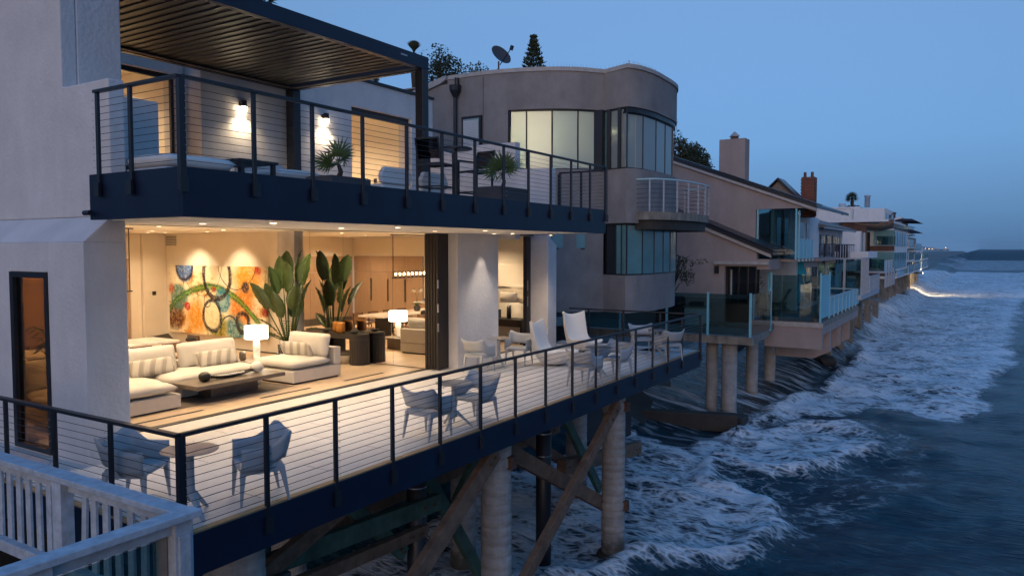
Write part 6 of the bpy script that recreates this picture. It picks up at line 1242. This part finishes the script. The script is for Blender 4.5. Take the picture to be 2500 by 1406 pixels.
# ================================================================== trees and plants
def leaf_cloud(blobs, n, size, seed, droop=0, thin=.5):
    rd = random.Random(seed); mb = MB(); tot = sum(b[3]*b[4]*b[5] for b in blobs)
    for (cx, cy, cz, rx, ry, rz2) in blobs:
        for _ in range(int(n*(rx*ry*rz2)/tot)):
            v = Vector((rd.gauss(0,1), rd.gauss(0,1), rd.gauss(0,1))).normalized()*(rd.random()**.45)
            c = Vector((cx+v.x*rx, cy+v.y*ry, cz+v.z*rz2))
            if noise.noise(c*.9) < -.12: continue
            a = Vector((rd.gauss(0,1), rd.gauss(0,1), rd.gauss(0,.7)-droop)).normalized()*size*rd.uniform(.6,1.4); b = a.orthogonal().normalized()*size*thin*rd.uniform(.6,1.2)
            mb.add([c-a*.5, c+b*.5, c+a*.5, c-b*.5], [(0,1,2,3)])
    return mb
def tree(name, label, base_, top, blobs, n, size, seed, m='foliage', limbs=6, r0=.25, group='trees on the bank behind the houses', cat='tree', droop=0, thin=.5):
    t = thing(name, label, cat, base_, 0, group); rd = random.Random(seed); b = Vector(base_); tp = Vector(top)
    MB().tube([b, b.lerp(tp,.5)+Vector((rd.uniform(-.3,.3)*r0*3,0,0)), tp], [r0,r0*.7,r0*.35], 8).build('trunk', M['bark'], t, smooth=True)
    lm = MB()
    for k in range(limbs):
        bl = blobs[k % len(blobs)]; s = b.lerp(tp, rd.uniform(.45,.9)); e = Vector((bl[0]+rd.uniform(-.5,.5)*bl[3], bl[1]+rd.uniform(-.5,.5)*bl[4], bl[2]+rd.uniform(-.2,.5)*bl[5])); lm.tube([s, s.lerp(e,.5)+Vector((0,0,.1)), e], [r0*.4,r0*.25,r0*.08], 5)
    lm.build('limbs', M['bark'], t, smooth=True); leaf_cloud(blobs, n, size, seed, droop, thin).build('crown', M[m], t, recalc=False); return t
tree('gum_tree','tall dark airy tree rising behind the pergola post',(-34.5,45.5,0),(-34.3,45,17),[(-34.6,45,16.5,1.5,1.5,1.6),(-33.4,45,15.4,1.5,1.4,1.6),(-35.2,45,14.2,1.7,1.5,1.6),(-33.2,45,13.2,2.0,1.6,1.9),(-35,45,12,2.2,2,2)],9000,.26,1)
tree('round_tree','lower olive-brown bushy tree right of the tall airy tree',(-31.9,46,0),(-31.9,46,15.3),[(-31.9,46,15.4,1.25,1.2,1.3),(-32.8,46,13.6,1.3,1.2,1.4),(-30.8,46,13.6,1.2,1.2,1.2),(-31.8,46,12.2,2.0,1.6,1.6)],5200,.22,2,'foliage_olive')
tree('conifer_tip','tip of a conifer just clearing the pergola roof',(-40.7,45,0),(-40.7,45,19),[(-40.7,45,18.3,.5,.5,.75),(-40.7,45,16.8,.9,.9,1.0)],700,.2,3)
tree('dense_bush','dense dark green tree hump behind the sloping taupe roof',(-21.6,60,0),(-21.6,60,11),[(-21.9,60,11.2,1.5,1.4,1.3),(-20.7,60,10.8,1.3,1.4,1.2),(-22.5,60,10,1.8,1.5,1.8)],6000,.28,4,'foliage_olive')
tree('sloping_shrub','dark rounded shrub descending behind the sloping taupe roof towards the chimney',(-19.3,60,0),(-19.3,60,9),[(-19.8,60,10.1,1.1,1.2,1.1),(-19.1,60,9.4,1.0,1.0,1.0),(-18.5,60,8.7,.9,1.0,.9)],3600,.26,5)
tree('wispy_tree','wispy tree with bare twigs beside the curved house roof',(-21.6,58,0),(-21.0,58.2,12.6),[(-20.9,58.2,13.2,.35,.3,.35),(-20.5,58.2,12.2,.4,.3,.3)],260,.2,6,limbs=8,r0=.06)
t = thing('norfolk_pine','tall symmetrical pine with tiered branches above the curved roof','tree',(-40.94,70,0),0,'trees on the bank behind the houses'); MB().tube([(-40.94,70,0),(-40.94,70,25.6)], [.35,.04], 8).build('trunk', M['bark'], t, smooth=True); cr = MB(); rd = random.Random(8); z = 18.5
while z < 25.5:
    L_ = .10+(25.7-z)*.29; L_ = min(L_, 1.7)
    for k in range(9):
        a = k*.698+z*2; d = Vector((math.cos(a), math.sin(a), .32)); p0 = Vector((-40.94,70,z)); e = p0+d*L_; cr.tube([p0, e], .03, 4)
        for j in range(9):
            c = p0.lerp(e, .35+.65*j/8); 
            for _ in range(4): v = Vector((rd.gauss(0,.07),rd.gauss(0,.07),rd.gauss(.06,.06))); cr.bar(c, c+v*1.5+Vector((0,0,.06)), .07, .05)
    z += .48
cr.build('crown', M['foliage'], t, recalc=False)
def far_palm(name, label, b, h, rcrown, up, n=26, seed=1, r=.18, fan=70):
    t = thing(name, label, 'palm', b, 0, 'palms on the bank'); b = Vector(b); top = b+Vector((0,0,h)); rd = random.Random(seed); MB().tube([b, top], [r,r*.7], 8).build('trunk', M['bark'], t, smooth=True); f = MB()
    for i in range(n):
        az = rd.random()*6.28; ti = R(rd.uniform(4,up)); d = Vector((math.sin(ti)*math.cos(az), math.sin(ti)*math.sin(az), math.cos(ti))); c = top+d*rcrown*.35; s = d.orthogonal().normalized(); f.tube([top,c], .03, 4)
        nr = d.cross(s)
        for j in range(9): th = R(-fan+2*fan*j/8); dd = d*math.cos(th)+s*math.sin(th); w_ = dd.cross(nr).normalized()*rcrown*.045; f.add([c-w_, c+dd*rcrown*.65, c+w_], [(0,1,2)])
    f.build('crown', M['foliage'], t, recalc=False)
    sk = MB().lathe([(r*1.0,-h*.16),(r*1.9,-h*.05),(r*1.3,0)], tuple(top), 10).build('frond_skirt', M['bark'], t); return t
far_palm('fan_palm','slender fan palm with an upright tuft left of the tall airy tree',(-36.8,45,0),17.7,.95,30,34,1,.15,24); far_palm('fan_palm','small fan palm silhouette above the white modern house',(-17.6,130,0),10.9,1.2,110,30,2,.15); far_palm('fan_palm','palm fronds just showing over the pergola roof at the top of the picture',(-53.6,45,0),24.2,2.3,100,26,3,.2)
tree('round_shrub','small round shrub at the foot of the far palm silhouette',(-17.6,131,5),(-17.6,131,9),[(-17.6,131,9.3,1.5,1,.7)],500,.3,9)
t = tree('leafy_shrub','dark leafy shrub leaning out beside the curved house above the weathered terrace',(-12.6,34.2,-.85),(-12.0,34.0,2.6),[(-11.9,33.6,2.75,1.0,.5,.45),(-11.2,33.5,2.5,.9,.4,.35),(-11.9,33.6,1.8,.8,.4,.5),(-12.6,33.7,2.8,.6,.5,.7),(-11.4,33.5,1.6,.4,.3,.35)],1500,.17,12,'foliage',10,.07,None,'shrub',.5,.3); 
t = tree('terrace_plant','thin potted plant by the dark windows of the taupe house',(-9.7,38.9,-.849),(-9.6,38.9,1.0),[(-9.6,38.9,1.15,.35,.3,.5),(-9.65,38.9,.5,.25,.25,.4)],260,.15,13,'foliage',6,.03,None,'plant',.3,.3)
t = thing('indoor_palm','feathery indoor palm behind the narrow slot window','plant',(-13.2,7.2,0)); MB().lathe([(.16,0),(.2,.35),(.18,.35)], (-13.3,7.0,0), 16).build('pot', M['planter'], t, smooth=True); rd = random.Random(3)
for k in range(11):
    az = k*.6; f = MB(); pts = []
    for j in range(9): u = j/8; pts.append(Vector((-13.3+math.cos(az)*.75*u, 6.85+math.sin(az)*.45*u, .4+1.75*u**.7-.55*u*u*(1+k%3*.3))))
    f.tube(pts, .008, 4)
    for j in range(2,9):
        for e in (-1,1):
            d = Vector((-math.sin(az)*e, math.cos(az)*e, -.35)).normalized(); f.add([pts[j], pts[j]+d*.12+Vector((0,0,.02)), pts[j]+d*.26, pts[j]+d*.12-Vector((0,0,.02))], [(0,1,2,3)])
    f.build('frond', M['leaf_palm'], t, recalc=False)
tag(MB().lathe([(.02,0),(.05,.02),(.05,.05)], (-9.4,36.4,-.849), 8).build('saucer', M['planter']), 'small round saucer on the weathered terrace steps', 'saucer')
# far headland with town lights
rows = []
for j in range(7):
    v = j/6; rows.append([(-2600+i*46-0*v, 5000+v*900, (-8 if j == 0 else 0) + math.sin(math.pi*min(1,v*.9+.05))*max(0, (62*math.exp(-((i-40)/14)**2)+30*math.exp(-((i-46)/5)**2)+40*math.exp(-((i-12)/14)**2))*max(0,min(1,(52-i)/8)) + (nz(i*.4,v*3)*5 if i < 49 else 0) - (3 if i > 50 else 0))) for i in range(54)])
tag(MB().grid(rows).build('headland', M['hill'], smooth=True), 'low dark headland on the horizon beyond the last house', kind='structure')
t = thing('shore_town', 'tiny town lights strung along the foot of the far headland', 'town', (-250,4990,-4)); rd = random.Random(6)
for k in range(11): x = -450+k*26+rd.uniform(-8,8); h = rd.uniform(5,14); B((x,4985,-5),(x+rd.uniform(8,20),4998,h)).build('building', M['beige'], t)
for k in range(4): x = -400+rd.random()*240; MB().lathe([(.2,-.6),(.7,0),(.2,.6)], (x,4980,rd.uniform(2,10)), 6).build('street_light', M['bulb'], t)
# ------------------------------------------------------------------ sea air
hm = bpy.data.materials.new('haze'); hm.use_nodes = True; hn = hm.node_tree; hn.nodes.remove(hn.nodes['Principled BSDF'])
pv_ = hn.nodes.new('ShaderNodeVolumePrincipled'); pv_.inputs['Color'].default_value = (.86,.90,.95,1); pv_.inputs['Density'].default_value = 0.00004; pv_.inputs['Anisotropy'].default_value = .2
hn.links.new(pv_.outputs[0], hn.nodes['Material Output'].inputs['Volume'])
tag(B((-3200,-17000,-14),(17500,17500,110)).build('haze', hm), 'thin blue sea haze over the water', kind='stuff')
